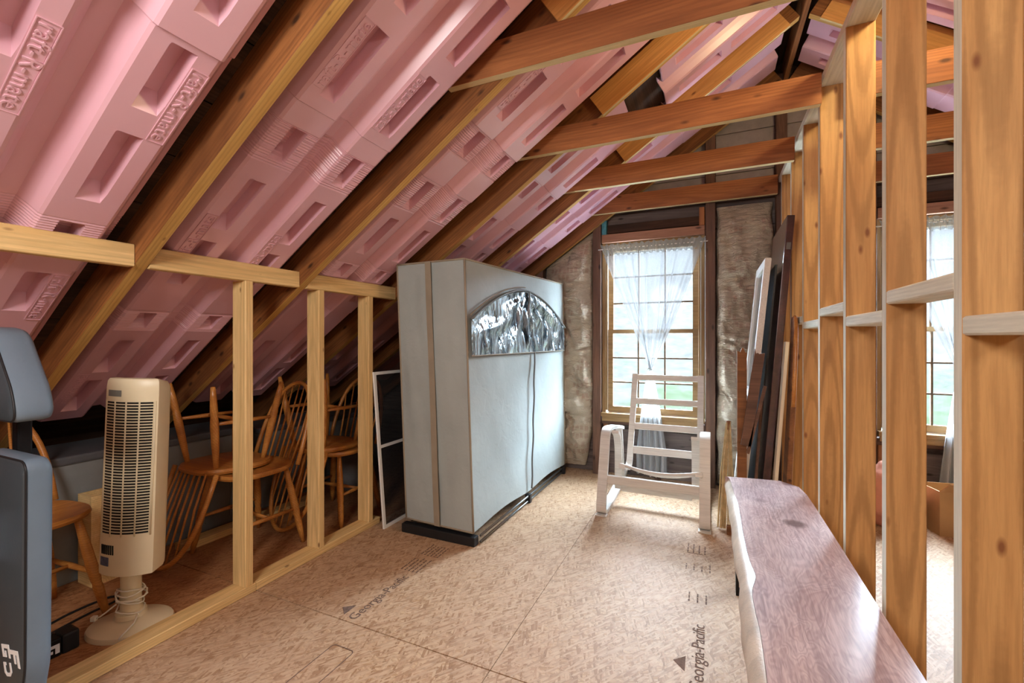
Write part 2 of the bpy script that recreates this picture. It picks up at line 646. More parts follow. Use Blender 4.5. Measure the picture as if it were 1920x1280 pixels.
def emboss(pan, s, y, flip=False, txt='raft-R-mate', size=0.052, land=0.070):
    """Raised lettering and its border on the face of a baffle, read from below."""
    me = text_mesh(txt, size, 0.0032, M['pink'], 1.05)
    if flip:
        m = frame((s, y, land + 0.001), (-1, 0, 0), (0, 1, 0), (0, 0, -1))
    else:
        m = frame((s, y, land + 0.001), (1, 0, 0), (0, -1, 0), (0, 0, -1))
    xs_ = [v.co.x for v in me.vertices]
    a, b = min(xs_) - 0.012, max(xs_) + 0.012
    fb = MB()
    for p0, p1 in (((a, -0.0225), (b, -0.0205)), ((a, 0.0205), (b, 0.0225)), ((a, -0.0205), (a + 0.002, 0.0205)), ((b - 0.002, -0.0205), (b, 0.0205))):
        fb.box((p0[0], p0[1], -0.001), (p1[0], p1[1], 0.0022))
    o = link('raised_lettering', me, pan, m)
    link('raised_border', fb.mesh('raised_border', M['pink']), pan, m)
    return o


BAYS = {
    -1: (-0.36, [(-1.3, -0.2, [], []), (-0.2, 0.9, [(-0.1, 0.18), (0.25, 0.53)], [(0.6, 0.78)]), (0.9, 2.0, [(1.0, 1.28), (1.36, 1.62)], []), (2.0, 2.8, [(2.1, 2.38)], [])]),
    0: (0.347, [(-1.32, -0.155, [(-1.2, -0.92), (-0.82, -0.55), (-0.41, -0.185)], []), (-0.155, 0.815, [(-0.055, 0.085), (0.195, 0.48), (0.57, 0.795)], [(-0.08, 0.105)]), (0.815, 2.0, [(0.9, 1.18), (1.27, 1.55), (1.67, 1.80)], [(1.64, 1.82)]), (2.0, 2.8, [(2.1, 2.38)], [])]),
    1: (1.045, [(-1.32, -0.255, [(-1.23, -0.94), (-0.87, -0.60), (-0.50, -0.385)], [(-0.515, -0.375)]), (-0.255, 0.83, [(-0.165, 0.115), (0.19, 0.47), (0.58, 0.735)], [(0.555, 0.745)]), (0.83, 2.0, [(0.885, 1.178), (1.262, 1.54), (1.67, 1.80)], [(1.64, 1.82)]), (2.0, 2.8, [(2.1, 2.38), (2.46, 2.7)], [])]),
    2: (1.772, [(-1.32, -0.28, [(-1.23, -0.94), (-0.87, -0.60)], []), (-0.28, 0.815, [(-0.16, 0.0), (0.04, 0.15), (0.245, 0.53), (0.61, 0.80)], [(0.03, 0.165), (0.60, 0.808)]), (0.815, 1.155, [(1.0, 1.148)], [(0.99, 1.15)]), (1.155, 2.1, [(1.25, 1.52), (1.60, 1.88)], []), (2.1, 2.8, [(2.2, 2.48)], [])]),
    3: (2.478, [(-1.32, -0.28, [(-1.23, -0.94), (-0.87, -0.60)], []), (-0.28, 0.815, [(-0.12, 0.15), (0.25, 0.53), (0.59, 0.805)], [(0.03, 0.165)]), (0.815, 1.155, [(1.012, 1.15)], []), (1.155, 1.80, [(1.25, 1.52)], []), (2.03, 2.83, [(2.12, 2.40), (2.46, 2.74)], [])]),
    4: (3.16, [(-1.32, -0.28, [], []), (-0.28, 0.815, [(0.25, 0.53), (0.59, 0.805)], []), (0.815, 1.155, [(1.012, 1.15)], []), (1.155, 2.1, [(1.25, 1.52), (1.6, 1.88)], []), (2.1, 2.83, [(2.2, 2.48)], [])]),
}
PANELS = {}
for b, (yb, segs) in BAYS.items():
    for i, (s0, s1, pk, rb) in enumerate(segs):
        lift = -0.009 * i if b == 0 else -0.004 * i
        over = 0.012 if i < len(segs) - 1 and not (b == 3 and i == 3) else 0
        PANELS[(b, i)] = panel(RL, s0, s1 + over, yb, pk, rb, lift)
for b in (0, 1, 2, 3, 4):
    yb = BAYS[b][0]
    for i, (s0, s1, pk, rb) in enumerate([(-1.3, -0.2, [], []), (-0.2, 0.9, [(0.0, 0.28), (0.4, 0.68)], []), (0.9, 2.0, [(1.0, 1.28), (1.4, 1.68)], []), (2.0, 2.86, [(2.1, 2.38), (2.48, 2.74)], [])]):
        panel(RR, s0, s1 + 0.01, yb, pk, rb, -0.004 * i)

def emb(b, i, s, y, flip=False, **kw):
    p = PANELS[(b, i)]
    s0 = BAYS[b][1][i][0]
    segs = BAYS[b][1]
    lift = -0.009 * i if b == 0 else -0.004 * i
    emboss(p, s - s0, y, flip, land=0.064 + lift - 0.001, **kw)

emb(0, 1, 0.56, 0.137, True)
emb(0, 1, 0.62, 0.430, True)
emb(0, 0, -0.32, 0.430, True)
emb(1, 2, 1.04, 0.024)
emb(1, 2, 1.02, 0.317)
emb(1, 1, 0.12, 0.024)
emb(1, 1, 0.10, 0.317)
emb(1, 0, -1.02, 0.024)
emb(2, 3, 1.42, 0.024)

# ---- low eave boards closing the space under the rafters
for x in (-3.42, 4.42):
    for kz in range(3):
        lumber('eave_board', (x, YB, 0.12 + kz * 0.245), (x, YE, 0.12 + kz * 0.245), 0.24, 0.02, M['deck'], ceiling)

# ---- left knee wall
wall_left = struct_root('wall_left')
KW = -1.945
sp = [YB, -0.5, 1.372, 2.205]
for a, b in zip(sp[:-1], sp[1:]):
    lumber('sole_plate', (KW, a + 0.001, 0.019), (KW, b - 0.001, 0.019), 0.089, 0.038, M['pine'], wall_left, side=(1, 0, 0))
for y in (-1.5, -0.6, 1.34, 1.748, 2.125):
    lumber('stud', (KW, y, 0.039), (KW, y, 1.4155), 0.089, 0.038, M['pine'], wall_left, side=(1, 0, 0))
for a, b in ((-1.155, -0.502), (-0.455, 0.198), (0.247, 0.903), (0.952, 1.608), (1.657, 2.358)):
    lumber('top_plate', (-1.925, a, 1.456), (-1.925, b, 1.456), 0.080, 0.045, M['pine'], wall_left, side=(0, 0, 1))

# ---- partition under the ridge
wall_right = struct_root('wall_right')
PX = 0.4995
lumber('sole_plate', (PX, YB, 0.019), (PX, 3.75, 0.019), 0.089, 0.038, M['stud'], wall_right, side=(1, 0, 0))
lumber('top_plate', (PX, YB, 2.319), (PX, 3.75, 2.319), 0.089, 0.038, M['pale_white'], wall_right, side=(1, 0, 0))
ST = [-1.7, -0.88, -0.06, 0.35, 0.76, 1.163, 1.578, 1.989, 2.413, 2.80, 3.19, 3.59]
for y in ST:
    lumber('stud', (PX, y + 0.019, 0.0385), (PX, y + 0.019, 2.2995), 0.089, 0.038, M['stud'], wall_right, side=(1, 0, 0), edge=M['pale_white'])  # left faces painted pale to stand for the window light on them
for i, z in ((3, 1.27), (4, 1.178), (5, 1.27), (6, 1.218), (7, 1.275), (8, 1.228), (9, 1.262)):
    lumber('blocking', (PX, ST[i] + 0.0385, z), (PX, ST[i + 1] - 0.0005, z), 0.089, 0.038, M['pale_white'], wall_right, side=(1, 0, 0), ch=0.004)

# ---- gable wall with its two windows
wall_back = struct_root('wall_back')
GY = 3.87
W1, W2 = (-0.852, -0.038), (1.038, 1.852)
WZ = (0.50, 1.975)
z = -0.02
while z < 3.3:
    z1 = z + 0.205
    zm = min(z1, 3.25)
    xl = max(KX + (z - KZ) / SL - 0.25, -4.3)
    xr = 1 - xl
    iv = [(xl, xr)]
    if z1 > WZ[0] + 0.01 and z < WZ[1] - 0.01:
        iv = [(xl, W1[0]), (W1[1], W2[0]), (W2[1], xr)]
    for a, b in iv:
        za, zb = z, z1 - 0.004
        if len(iv) == 3:
            za, zb = max(z, WZ[0] - 0.0), min(z1 - 0.004, WZ[1])
            for q0, q1 in ((z, za), (zb, z1 - 0.004)):
                if q1 - q0 > 0.01:
                    for (c, d) in (W1, W2):
                        lumber('sheathing_board', (c, GY + 0.0, (q0 + q1) / 2), (d, GY + 0.0, (q0 + q1) / 2), q1 - q0, 0.02, M['sheath'], wall_back)
            za, zb = z, z1 - 0.004
        if b - a > 0.02:
            lumber('sheathing_board', (a, GY, (za + zb) / 2), (b, GY, (za + zb) / 2), zb - za, 0.02, M['sheath'], wall_back)
    z = z1
# the other end of the attic, behind the camera
for zz in range(15):
    lumber('sheathing_board', (-4.3, YB - 0.02, 0.1 + zz * 0.21), (5.3, YB - 0.02, 0.1 + zz * 0.21), 0.206, 0.02, M['ply'], wall_back)
SY = 3.812


def gstud(xc, wd, z0, z1, mat='gstud', y=SY, d=0.09):
    lumber('wall_stud', (xc, y, z0), (xc, y, z1), wd, d, M[mat], wall_back, side=(1, 0, 0))


def ztop(x):
    return KZ + SL * ((x if x < 0.5 else 1 - x) - KX) + 0.06


for xc in (-1.42, -0.891, 0.0, 0.478, 1.0, 1.891, 2.42):
    wd = 0.07
    gstud(xc, wd, 0.0, ztop(xc))
for (a, b) in (W1, W2):
    lumber('window_header', (a + 0.003, SY, 2.012), (b - 0.003, SY, 2.012), 0.072, 0.085, M['header'], wall_back)
    lumber('window_header', (a + 0.003, SY + 0.02, 2.098), (b - 0.003, SY + 0.02, 2.098), 0.07, 0.04, M['deck'], wall_back)
    gstud(b - 0.023, 0.04, 2.05, 2.19, 'tie', SY - 0.01, 0.06)
    lumber('cripple_sill', (a + 0.003, SY + 0.01, 0.455), (b - 0.003, SY + 0.01, 0.455), 0.045, 0.07, M['gstud'], wall_back)
    gstud((a + b) / 2 + 0.05, 0.045, 0.0, 0.43, 'gstud', SY + 0.02, 0.06)
    gstud(a + 0.03, 0.04, 0.0, 0.43, 'oldboard', SY + 0.02, 0.06)
M['teal'] = plain('teal_paint', srgb(70, 130, 140), 0.6, var=0.35, scale=30)
gstud(W1[0] + 0.023, 0.04, 1.985, 2.17, 'teal', SY - 0.012, 0.06)
for (a, b, c, d) in ((-4.4, W1[0], -0.06, 3.4), (W1[1], W2[0], -0.06, 3.4), (W2[1], 5.4, -0.06, 3.4), (W1[0], W1[1], -0.06, WZ[0]), (W1[0], W1[1], WZ[1], 3.4), (W2[0], W2[1], -0.06, WZ[0]), (W2[0], W2[1], WZ[1], 3.4)):
    MB().box((a, 3.885, c), (b, 3.90, d)).obj('outer_siding', M['sheath'], wall_back)
MB().box((-4.4, YB - 0.06, -0.06), (5.4, YB - 0.035, 3.4)).obj('outer_siding', M['sheath'], wall_back)
# ================================================================== WINDOWS, CURTAINS, BATTS, OUTSIDE
def glass_mat():
    t = NT('window_glass')
    tr = t.n('ShaderNodeBsdfTransparent'); tr.inputs[0].default_value = (0.97, 0.98, 0.98, 1)
    gl = t.n('ShaderNodeBsdfGlossy'); gl.inputs['Roughness'].default_value = 0.03
    fr = t.n('ShaderNodeFresnel'); fr.inputs[0].default_value = 1.45
    mx = t.n('ShaderNodeMixShader')
    t.l(fr.outputs[0], mx.inputs[0]); t.l(tr.outputs[0], mx.inputs[1]); t.l(gl.outputs[0], mx.inputs[2])
    t.l(mx.outputs[0], t.out.inputs[0])
    return t.m


def sheer_mat(name, col, see, thru=0.09):
    t = NT(name)
    v = t.coord((1, 1, 1), rnd=False)
    w = t.noise(v, 160, 2)
    tr = t.n('ShaderNodeBsdfTransparent')
    tl = t.n('ShaderNodeBsdfTranslucent'); tl.inputs[0].default_value = tuple(c * thru for c in col[:3]) + (1,)
    df = t.n('ShaderNodeBsdfDiffuse'); df.inputs[0].default_value = col
    m1 = t.n('ShaderNodeMixShader'); m1.inputs[0].default_value = 0.55
    t.l(df.outputs[0], m1.inputs[1]); t.l(tl.outputs[0], m1.inputs[2])
    m2 = t.n('ShaderNodeMixShader')
    # a veil looks denser where it is seen edge-on
    lw = t.n('ShaderNodeLayerWeight'); lw.inputs[0].default_value = 0.35
    a = t.math('MULTIPLY', t.math('SUBTRACT', 1.0, lw.outputs['Facing']), see)
    a = t.math('MULTIPLY', a, t.math('ADD', 0.8, t.math('MULTIPLY', w, 0.4)), True)
    t.l(a, m2.inputs[0]); t.l(m1.outputs[0], m2.inputs[1]); t.l(tr.outputs[0], m2.inputs[2])
    t.l(m2.outputs[0], t.out.inputs[0])
    return t.m


M['glass'] = glass_mat()
M['sheer'] = sheer_mat('sheer_voile', (0.88, 0.90, 0.94, 1), 0.52)
M['sheer_band'] = sheer_mat('sheer_heading', (0.82, 0.87, 0.85, 1), 0.25)
M['sheer_tail'] = sheer_mat('sheer_gathered', (0.90, 0.93, 0.97, 1), 0.12, 0.22)


M['muntin'] = wood('backlit_dark_muntin', srgb(104, 78, 48), srgb(76, 56, 34), None, 0.6, 0.2)  # darker than the frame wood, backlit shade put into the colour


def make_window(name, x0, x1):
    W = struct_root(name)
    z0, z1 = WZ
    ya, yb = 3.80, 3.858
    fw = M['frame_wood']
    lumber('jamb', (x0 + 0.016, (ya + yb) / 2, z0 + 0.002), (x0 + 0.016, (ya + yb) / 2, z1), 0.03, yb - ya, fw, W, side=(1, 0, 0))
    lumber('jamb', (x1 - 0.016, (ya + yb) / 2, z0 + 0.002), (x1 - 0.016, (ya + yb) / 2, z1), 0.03, yb - ya, fw, W, side=(1, 0, 0))
    lumber('head', (x0 + 0.032, (ya + yb) / 2, z1 - 0.018), (x1 - 0.032, (ya + yb) / 2, z1 - 0.018), 0.034, yb - ya, fw, W)
    for k in range(2):
        xx = (x0 + 0.040, x1 - 0.040)[k]
        lumber('stop', (xx, 3.806, z0 + 0.05), (xx, 3.806, z1 - 0.036), 0.016, 0.012, fw, W, side=(1, 0, 0))
    lumber('sill', (x0 + 0.002, 3.80, z0 + 0.016), (x1 - 0.002, 3.80, z0 + 0.016), 0.032, 0.11, fw, W)
    lumber('apron', (x0 + 0.01, 3.757, z0 - 0.012), (x1 - 0.01, 3.757, z0 - 0.012), 0.05, 0.014, fw, W)
    xa, xb = x0 + 0.049, x1 - 0.049
    for (za, zb, yc, nm) in ((z0 + 0.035, 1.237, 3.822, 'lower_sash'), (1.206, z1 - 0.038, 3.847, 'upper_sash')):
        sw = 0.042
        d = 0.012
        mb = MB()
        mb.box((xa, yc - d, za), (xa + sw, yc + d, zb)).box((xb - sw, yc - d, za), (xb, yc + d, zb))
        mb.box((xa + sw, yc - d, zb - 0.032), (xb - sw, yc + d, zb)).box((xa + sw, yc - d, za), (xb - sw, yc + d, za + (0.05 if nm == 'lower_sash' else 0.032)))
        S = mb.obj('sash', fw, W)
        gx0, gx1 = xa + sw, xb - sw
        gz0, gz1 = za + (0.05 if nm == 'lower_sash' else 0.032), zb - 0.032
        for q in (1, 2):
            xx = gx0 + (gx1 - gx0) * q / 3
            MB().box((xx - 0.006, yc - 0.009, gz0), (xx + 0.006, yc + 0.009, gz1)).obj('muntin', M['muntin'], S)
            zz = gz0 + (gz1 - gz0) * q / 3
            MB().box((gx0, yc - 0.008, zz - 0.006), (gx1, yc + 0.008, zz + 0.006)).obj('muntin', M['muntin'], S)
        for a in range(3):
            for b in range(3):
                px0 = gx0 + (gx1 - gx0) * a / 3; px1 = gx0 + (gx1 - gx0) * (a + 1) / 3
                pz0 = gz0 + (gz1 - gz0) * b / 3; pz1 = gz0 + (gz1 - gz0) * (b + 1) / 3
                MB().add([(px0, yc, pz0), (px1, yc, pz0), (px1, yc, pz1), (px0, yc, pz1)], [(0, 1, 2, 3)]).obj('pane', M['glass'], S)
    return W


make_window('window_1', *W1)
make_window('window_2', *W2)


def make_curtain(x0, x1, label, seed, tagged=False):
    cx = (x0 + x1) / 2
    zt, zk, zb = 1.945, 0.915, 0.06
    loc = (cx, 3.735, 0)
    T = thing('sheer_curtain', label, 'curtain', loc, group='sheer curtains at the gable windows')
    rnd = random.Random(seed)
    ph = [rnd.uniform(0, 6.28) for _ in range(6)]
    hw = (x1 - x0) / 2

    def fold(u):
        # folds bunch up on the left third of the cloth
        return math.sin(6.283 * 6 * u ** 1.3 + ph[0]) * 0.6 + math.sin(6.283 * 13 * u + ph[1]) * 0.4

    def up(u, z):
        k = (z - zk) / (zt - zk)
        xl, xr = -hw - 0.002, hw + 0.005
        xt = xl + (xr - xl) * u
        kk = k ** 0.85 if u > 0.5 else k ** 0.95
        # bundle the cloth toward two strands that run down to the knot
        g = u + 0.085 * math.sin(2 * 6.283 * u) * (1 - k) * 1.0
        xt = xl + (xr - xl) * g
        x = xt * kk + 0.012 * (1 - k) * math.sin(9 * u)
        y = fold(u) * (0.008 + 0.016 * math.sin(math.pi * min(1, k + 0.1))) - 0.012 * (1 - k)
        x += 0.006 * fold(u + 0.3) * k * (1 - k) * 3
        return (x, y, z)

    us = [i / 110 for i in range(111)]
    zs = [zk + (zt - 0.085 - zk) * i / 46 for i in range(47)]
    MB().grid(up, us, zs).obj('veil', M['sheer'], T, smooth=True, fix=False)
    zs = [zt - 0.085 + 0.09 * i / 5 for i in range(6)]

    def head(u, z):
        x, y, zz = up(u, min(z, zt))
        return (x, y + 0.012 * math.sin(6.283 * 26 * u) * (0.5 + (z - zt + 0.085) * 5), z + 0.006 * math.sin(6.283 * 17 * u + 1))
    MB().grid(head, [i / 220 for i in range(221)], zs).obj('heading', M['sheer_band'], T, smooth=True, fix=False)

    def low(u, z):
        k = (zk - z) / (zk - zb)
        w = 0.014 + 0.105 * min(1, k * 1.25) ** 0.8
        a = (u - 0.5) * 2
        x = a * w + 0.01 * k
        y = -0.012 + math.sin(6.283 * 5 * u + ph[2]) * (0.004 + 0.028 * k) + 0.008 * math.sin(6.283 * 11 * u + ph[3]) * k
        return (x, y, z + 0.01 * math.sin(8 * u) * k)
    MB().grid(low, [i / 70 for i in range(71)], [zb + (zk - zb) * i / 30 for i in range(31)]).obj('tail', M['sheer_tail'], T, smooth=True, fix=False)
    # the knot
    ring = [(0.0 + 0.017 * math.cos(a), -0.012 + 0.017 * math.sin(a), zk + 0.004 * math.sin(a * 2)) for a in [i * 6.283 / 16 for i in range(16)]]
    MB().tube(ring, 0.008, 8, closed=True).obj('knot', M['sheer_band'], T, smooth=True)
    MB().tube([(-hw - 0.02, 0.006, zt - 0.03), (hw + 0.02, 0.006, zt - 0.03)], 0.004, 8).obj('rod', M['white'], T, smooth=True)
    if tagged:
        MB().box((-0.125, -0.055, 0.10), (-0.085, -0.052, 0.155)).obj('care_tag', M['white'], T)
    return T


make_curtain(*W1, 'sheer white curtain knotted in the middle at the window behind the rocking chair', 3)
make_curtain(*W2, 'knotted sheer white curtain at the far window seen between the partition studs', 5, True)


def kraft():
    t = NT('kraft_paper')
    v = t.coord()
    n = t.noise(v, 4, 4, 0.6)
    c = t.ramp(n, [(0.3, srgb(188, 170, 148)), (0.7, srgb(212, 200, 178))])
    # faded red print: short dashes in rows
    mp = t.n('ShaderNodeMapping'); mp.inputs['Scale'].default_value = (26, 1, 14)
    t.l(v, mp.inputs['Vector'])
    vo = t.n('ShaderNodeTexVoronoi'); vo.inputs['Scale'].default_value = 1.0; vo.distance = 'CHEBYCHEV'
    vo.inputs['Randomness'].default_value = 0.5
    t.l(mp.outputs[0], vo.inputs['Vector'])
    a = t.ramp(vo.outputs['Distance'], [(0.28, (1, 1, 1)), (0.34, (0, 0, 0))])
    b = t.ramp(t.noise(v, 5, 1), [(0.5, (0, 0, 0)), (0.56, (1, 1, 1))])
    f = t.math('MULTIPLY', t.math('MULTIPLY', a, b), 0.30)
    c = t.mix(f, c, srgb(168, 104, 92))
    t.base(c)
    t.set(Roughness=0.55, Specular_IOR_Level=0.35)
    mp2 = t.n('ShaderNodeMapping'); mp2.inputs['Scale'].default_value = (5, 5, 16)
    t.l(v, mp2.inputs['Vector'])
    t.bump(t.noise(mp2.outputs[0], 2.2, 5, 0.65, 1.2), 1.0, 0.04)
    return t.m


M['kraft'] = kraft()


def batt(x0, x1, z0, top, bulge=0.07, seed=0, taper=True):
    nu, nz = 40, 150

    def f(u, k):
        zt = top((x0 + (x1 - x0) * u))
        z = z0 + (zt - z0) * k
        n1 = noise.noise(Vector((u * 2.2 + seed, z * 5.5, 1.3)))
        n2 = 0.5 - abs(noise.noise(Vector((u * 2.6 + seed + z * 1.2, z * 13 + n1 * 3 + u * 2, 5.1))))
        n3 = noise.noise(Vector((u * 7 + seed, z * 9, 2.2)))
        edge = max(0.0, 1 - (abs(u - 0.5) * 2) ** 4)
        ed = edge ** 0.5
        sx = 1.0
        if taper and z < 0.45:
            sx = 0.62 + 0.38 * (max(z, 0) / 0.45) ** 0.6
        wob = 0.014 * noise.noise(Vector((seed, z * 6, 9))) * (1 if u > 0.5 else -1) * abs(u - 0.5) * 2
        xc = x0 + (x1 - x0) * (0.5 - 0.12 * (1 - sx))
        x = xc + (x1 - x0) * (u - 0.5) * sx + wob
        zf = min(1, (1 - k) * 9 + 0.15) * min(1, k * 8 + 0.25)
        y = 3.835 - ed * zf * (bulge + 0.040 + 0.045 * n1 + 0.095 * (n2 - 0.2) * (0.45 + 0.55 * max(0, min(1, (1.7 - z) / 0.5))) + 0.022 * n3)
        return (x, y, z)
    o = MB().grid(f, [i / nu for i in range(nu + 1)], [j / nz for j in range(nz + 1)]).obj('insulation_batt', M['kraft'], wall_back, smooth=True, fix=False)
    return o


def topl(x):
    return ztop(x) - 0.05


batt(-1.372, -0.930, 0.05, lambda x: min(topl(x), 2.18), 0.085, 1)
batt(-2.30, -1.47, 0.05, lambda x: topl(x) - 0.02, 0.06, 2, False)
batt(0.045, 0.428, 0.03, lambda x: 2.185, 0.085, 3, False)
batt(0.535, 0.955, 0.03, lambda x: 2.185, 0.08, 4, False)
batt(1.935, 2.37, 0.03, lambda x: min(topl(x), 2.18), 0.08, 5, False)
M['grey_board'] = plain('grey_fibre_board', srgb(150, 142, 140), 0.7, var=0.12, scale=14)
for (a, b) in ((-0.850, -0.040), (0.040, 0.438), (0.518, 0.96), (1.04, 1.85)):
    z = 2.34
    while z < 2.86:
        lumber('backing_board', (a, 3.845, z + 0.052), (b, 3.845, z + 0.052), 0.10, 0.012, M['grey_board'], wall_back)
        z += 0.104

# ---- the bank outside, seen through the panes
def bank_mat():
    t = NT('leafy_bank')
    v = t.coord(rnd=False)
    n = t.noise(v, 0.55, 5, 0.65)
    m = t.noise(v, 2.6, 4, 0.7)
    tc = t.n('ShaderNodeTexCoord')
    sep = t.n('ShaderNodeSeparateXYZ'); t.l(tc.outputs['Object'], sep.inputs[0])
    g = t.math('ADD', t.math('MULTIPLY', sep.outputs[2], -0.20), t.math('MULTIPLY', n, 1.3))
    litter = t.ramp(m, [(0.3, (0.0108, 0.0104, 0.0100, 1)), (0.7, (0.0165, 0.0160, 0.0155, 1))])
    green = t.ramp(m, [(0.3, (0.0075, 0.0100, 0.0055, 1)), (0.7, (0.0130, 0.0145, 0.0105, 1))])
    t.base(t.mix(t.ramp(g, [(0.55, (0, 0, 0)), (0.85, (1, 1, 1))]), litter, green))
    t.set(Roughness=1.0, Specular_IOR_Level=0.0)
    return t.m


M['bank'] = bank_mat()


def bank(u, w):
    y = 6 + w * 40
    z = -2.6 + 0.36 * (y - 6) + 0.5 * noise.noise(Vector((u * 0.35, y * 0.3, 0)))
    return (u, y, z)


o = MB().grid(bank, [-30 + i * 1.0 for i in range(66)], [j / 50 for j in range(51)]).obj('hillside', M['bank'], None, smooth=True, fix=False)
tag(o, 'leafy bank rising behind the house outside the windows', 'hillside', kind='structure')
# ================================================================== THINGS IN THE ROOM
def fabric(name, col, rough=0.55, bump=0.25):
    t = NT(name)
    v = t.coord(rnd=False)
    n = t.noise(v, 3.5, 4, 0.6)
    d = tuple(x * 0.86 for x in col[:3]) + (1,)
    t.base(t.ramp(n, [(0.3, d), (0.7, col)]))
    t.set(Roughness=rough, Specular_IOR_Level=0.4)
    t.bump(t.noise(v, 14, 4, 0.6, 0.8), bump, 0.01)
    return t.m


M['cover'] = fabric('grey_nonwoven', srgb(168, 176, 174))
M['seam'] = plain('taupe_tape', srgb(150, 138, 120), 0.6, var=0.08)
M['zip'] = plain('zip_grey', srgb(104, 106, 104), 0.5, var=0.1)


def foil():
    t = NT('crumpled_clear_vinyl')
    v = t.coord(rnd=False)
    mp = t.n('ShaderNodeMapping'); mp.inputs['Scale'].default_value = (1, 1.6, 0.5); mp.inputs['Rotation'].default_value = (0.45, 0, 0)
    t.l(v, mp.inputs['Vector'])
    n = t.noise(mp.outputs[0], 6, 3, 0.5, 1.8)
    t.base(t.ramp(n, [(0.36, srgb(52, 66, 78)), (0.58, srgb(200, 212, 218))]))
    t.set(Roughness=0.13, Metallic=0.75, Specular_IOR_Level=0.8)
    t.bump(n, 0.45, 0.05)
    return t.m


M['foil'] = foil()

# ---- zip-up wardrobe
WL = Vector((-1.45, 2.92, 0))
ward = thing('fabric_wardrobe', 'tall grey zip-up fabric wardrobe with an arched clear window', 'wardrobe', WL)
FN0, FN1 = Vector((-1.203, 2.16, 0.075)), Vector((-1.262, 2.16, 1.606))
FF0, FF1 = Vector((-1.150, 3.68, 0.075)), Vector((-1.166, 3.68, 1.632))
BN0, BN1 = Vector((-1.675, 2.18, 0.075)), Vector((-1.745, 2.18, 1.606))
BF0, BF1 = Vector((-1.640, 3.70, 0.075)), Vector((-1.705, 3.70, 1.62))


def quadface(a, b, c, d, nrm, amp, seed, nu=30, nv=40, hem=0.0):
    """a-b bottom, d-c top."""
    def f(u, w):
        p = (a * (1 - u) + b * u) * (1 - w) + (d * (1 - u) + c * u) * w
        e = min(1, 8 * min(u, 1 - u)) * min(1, 10 * min(w, 1 - w) + 0.1)
        n1 = noise.noise(Vector((u * 3.2 + seed, w * 2.2, seed)))
        n2 = noise.noise(Vector((u * 9 + seed + w * 4, w * 4, seed + 3)))
        dis = amp * e * (n1 + 0.45 * n2)
        q = p + nrm * dis
        if hem and w < 0.12:
            q.z += hem * (1 - w / 0.12) * (abs(math.sin(math.pi * u * 2)) ** 1.5)
        return q - WL
    return MB().grid(f, [i / nu for i in range(nu + 1)], [j / nv for j in range(nv + 1)])


cover = MB()
fr = quadface(FN0, FF0, FF1, FN1, Vector((1, 0, 0.05)), 0.011, 1, 44, 44, hem=0.02)
cover.add(fr.v, fr.f)
for args in ((BN0, FN0, FN1, BN1, Vector((0, -1, 0)), 0.010, 4), (BF0, BN0, BN1, BF1, Vector((-1, 0, 0)), 0.008, 7), (FF0, BF0, BF1, FF1, Vector((0, 1, 0)), 0.008, 9), (FN1, FF1, BF1, BN1, Vector((0, 0, 1)), 0.010, 11)):
    q = quadface(*args, nu=24, nv=30)
    cover.add(q.v, q.f)
cover.obj('cover', M['cover'], ward, smooth=True, fix=False)


def fpt(y, z, out=0.0):
    """A point on the front cloth at depth y and height z."""
    u = (y - 2.16) / 1.52
    w = (z - 0.075) / 1.54
    p = (FN0 * (1 - u) + FF0 * u) * (1 - w) + (FN1 * (1 - u) + FF1 * u) * w
    return Vector((p.x + out, y, z)) - WL


def arch(y):
    t = (y - 2.90) / 0.77
    return 1.235 + 0.255 * max(0.0, 1 - abs(t) ** 1.8)


def vinyl(u, w):
    y = 2.175 + 1.47 * u
    z = 1.062 + (arch(y) - 1.062) * w * 0.985
    c = abs(u - 0.49)
    rad = math.atan2(z - 1.5, (y - 2.92) * 1.0)
    cr = 0.010 * math.sin(rad * 14 + 2 * noise.noise(Vector((u * 3, w * 3, 0)))) + 0.010 * noise.noise(Vector((u * 9, w * 4, 2)))
    e = min(1, 9 * min(u, 1 - u)) * min(1, 6 * min(w, 1 - w) + 0.1)
    return fpt(y, z, 0.021 + cr * e)


MB().grid(vinyl, [i / 90 for i in range(91)], [j / 26 for j in range(27)]).obj('clear_window', M['foil'], ward, smooth=True, fix=False)
MB().tube([fpt(2.175 + 1.47 * i / 60, arch(2.175 + 1.47 * i / 60) + 0.006, 0.024) for i in range(61)], 0.010, 6, flat=0.8).obj('zipper', M['zip'], ward, smooth=True)
MB().tube([fpt(2.175 + 0.72 * i / 30, arch(2.175 + 0.72 * i / 30) + 0.030, 0.020) for i in range(31)], 0.004, 6).obj('zipper_tape', M['seam'], ward, smooth=True)
MB().tube([fpt(2.175 + 1.47 * i / 40, 1.060, 0.020) for i in range(41)], 0.004, 6).obj('window_hem', M['seam'], ward, smooth=True)
MB().tube([fpt(3.02 - 0.10 * (1 - w) ** 1.2 + 0.006 * math.sin(w * 22), 0.10 + w * 0.965, 0.022) for w in [i / 24 for i in range(25)]], 0.006, 6).obj('zipper', M['zip'], ward, smooth=True)
pull = MB().box((-0.006, -0.012, -0.05), (0.006, 0.012, 0.02)); pull.shift(fpt(2.93, 1.47, 0.034)); pull.obj('zip_pull', M['zip'], ward, bevel=0.003)
for a, b in ((FN0, FN1), (BN0, BN1), (FF0, FF1), (FN1, FF1), (BN1, FN1), (FN0, BN0)):
    MB().tube([(a + (b - a) * (i / 6)) - WL for i in range(7)], 0.006, 6).obj('piping', M['seam'], ward, smooth=True)
sb = MB()


def strip(u, w):
    p = (BN0 * (1 - u) + FN0 * u) * (1 - w) + (BN1 * (1 - u) + FN1 * u) * w
    return p + Vector((0, -0.016 - 0.002 * math.sin(w * 9), 0)) - WL


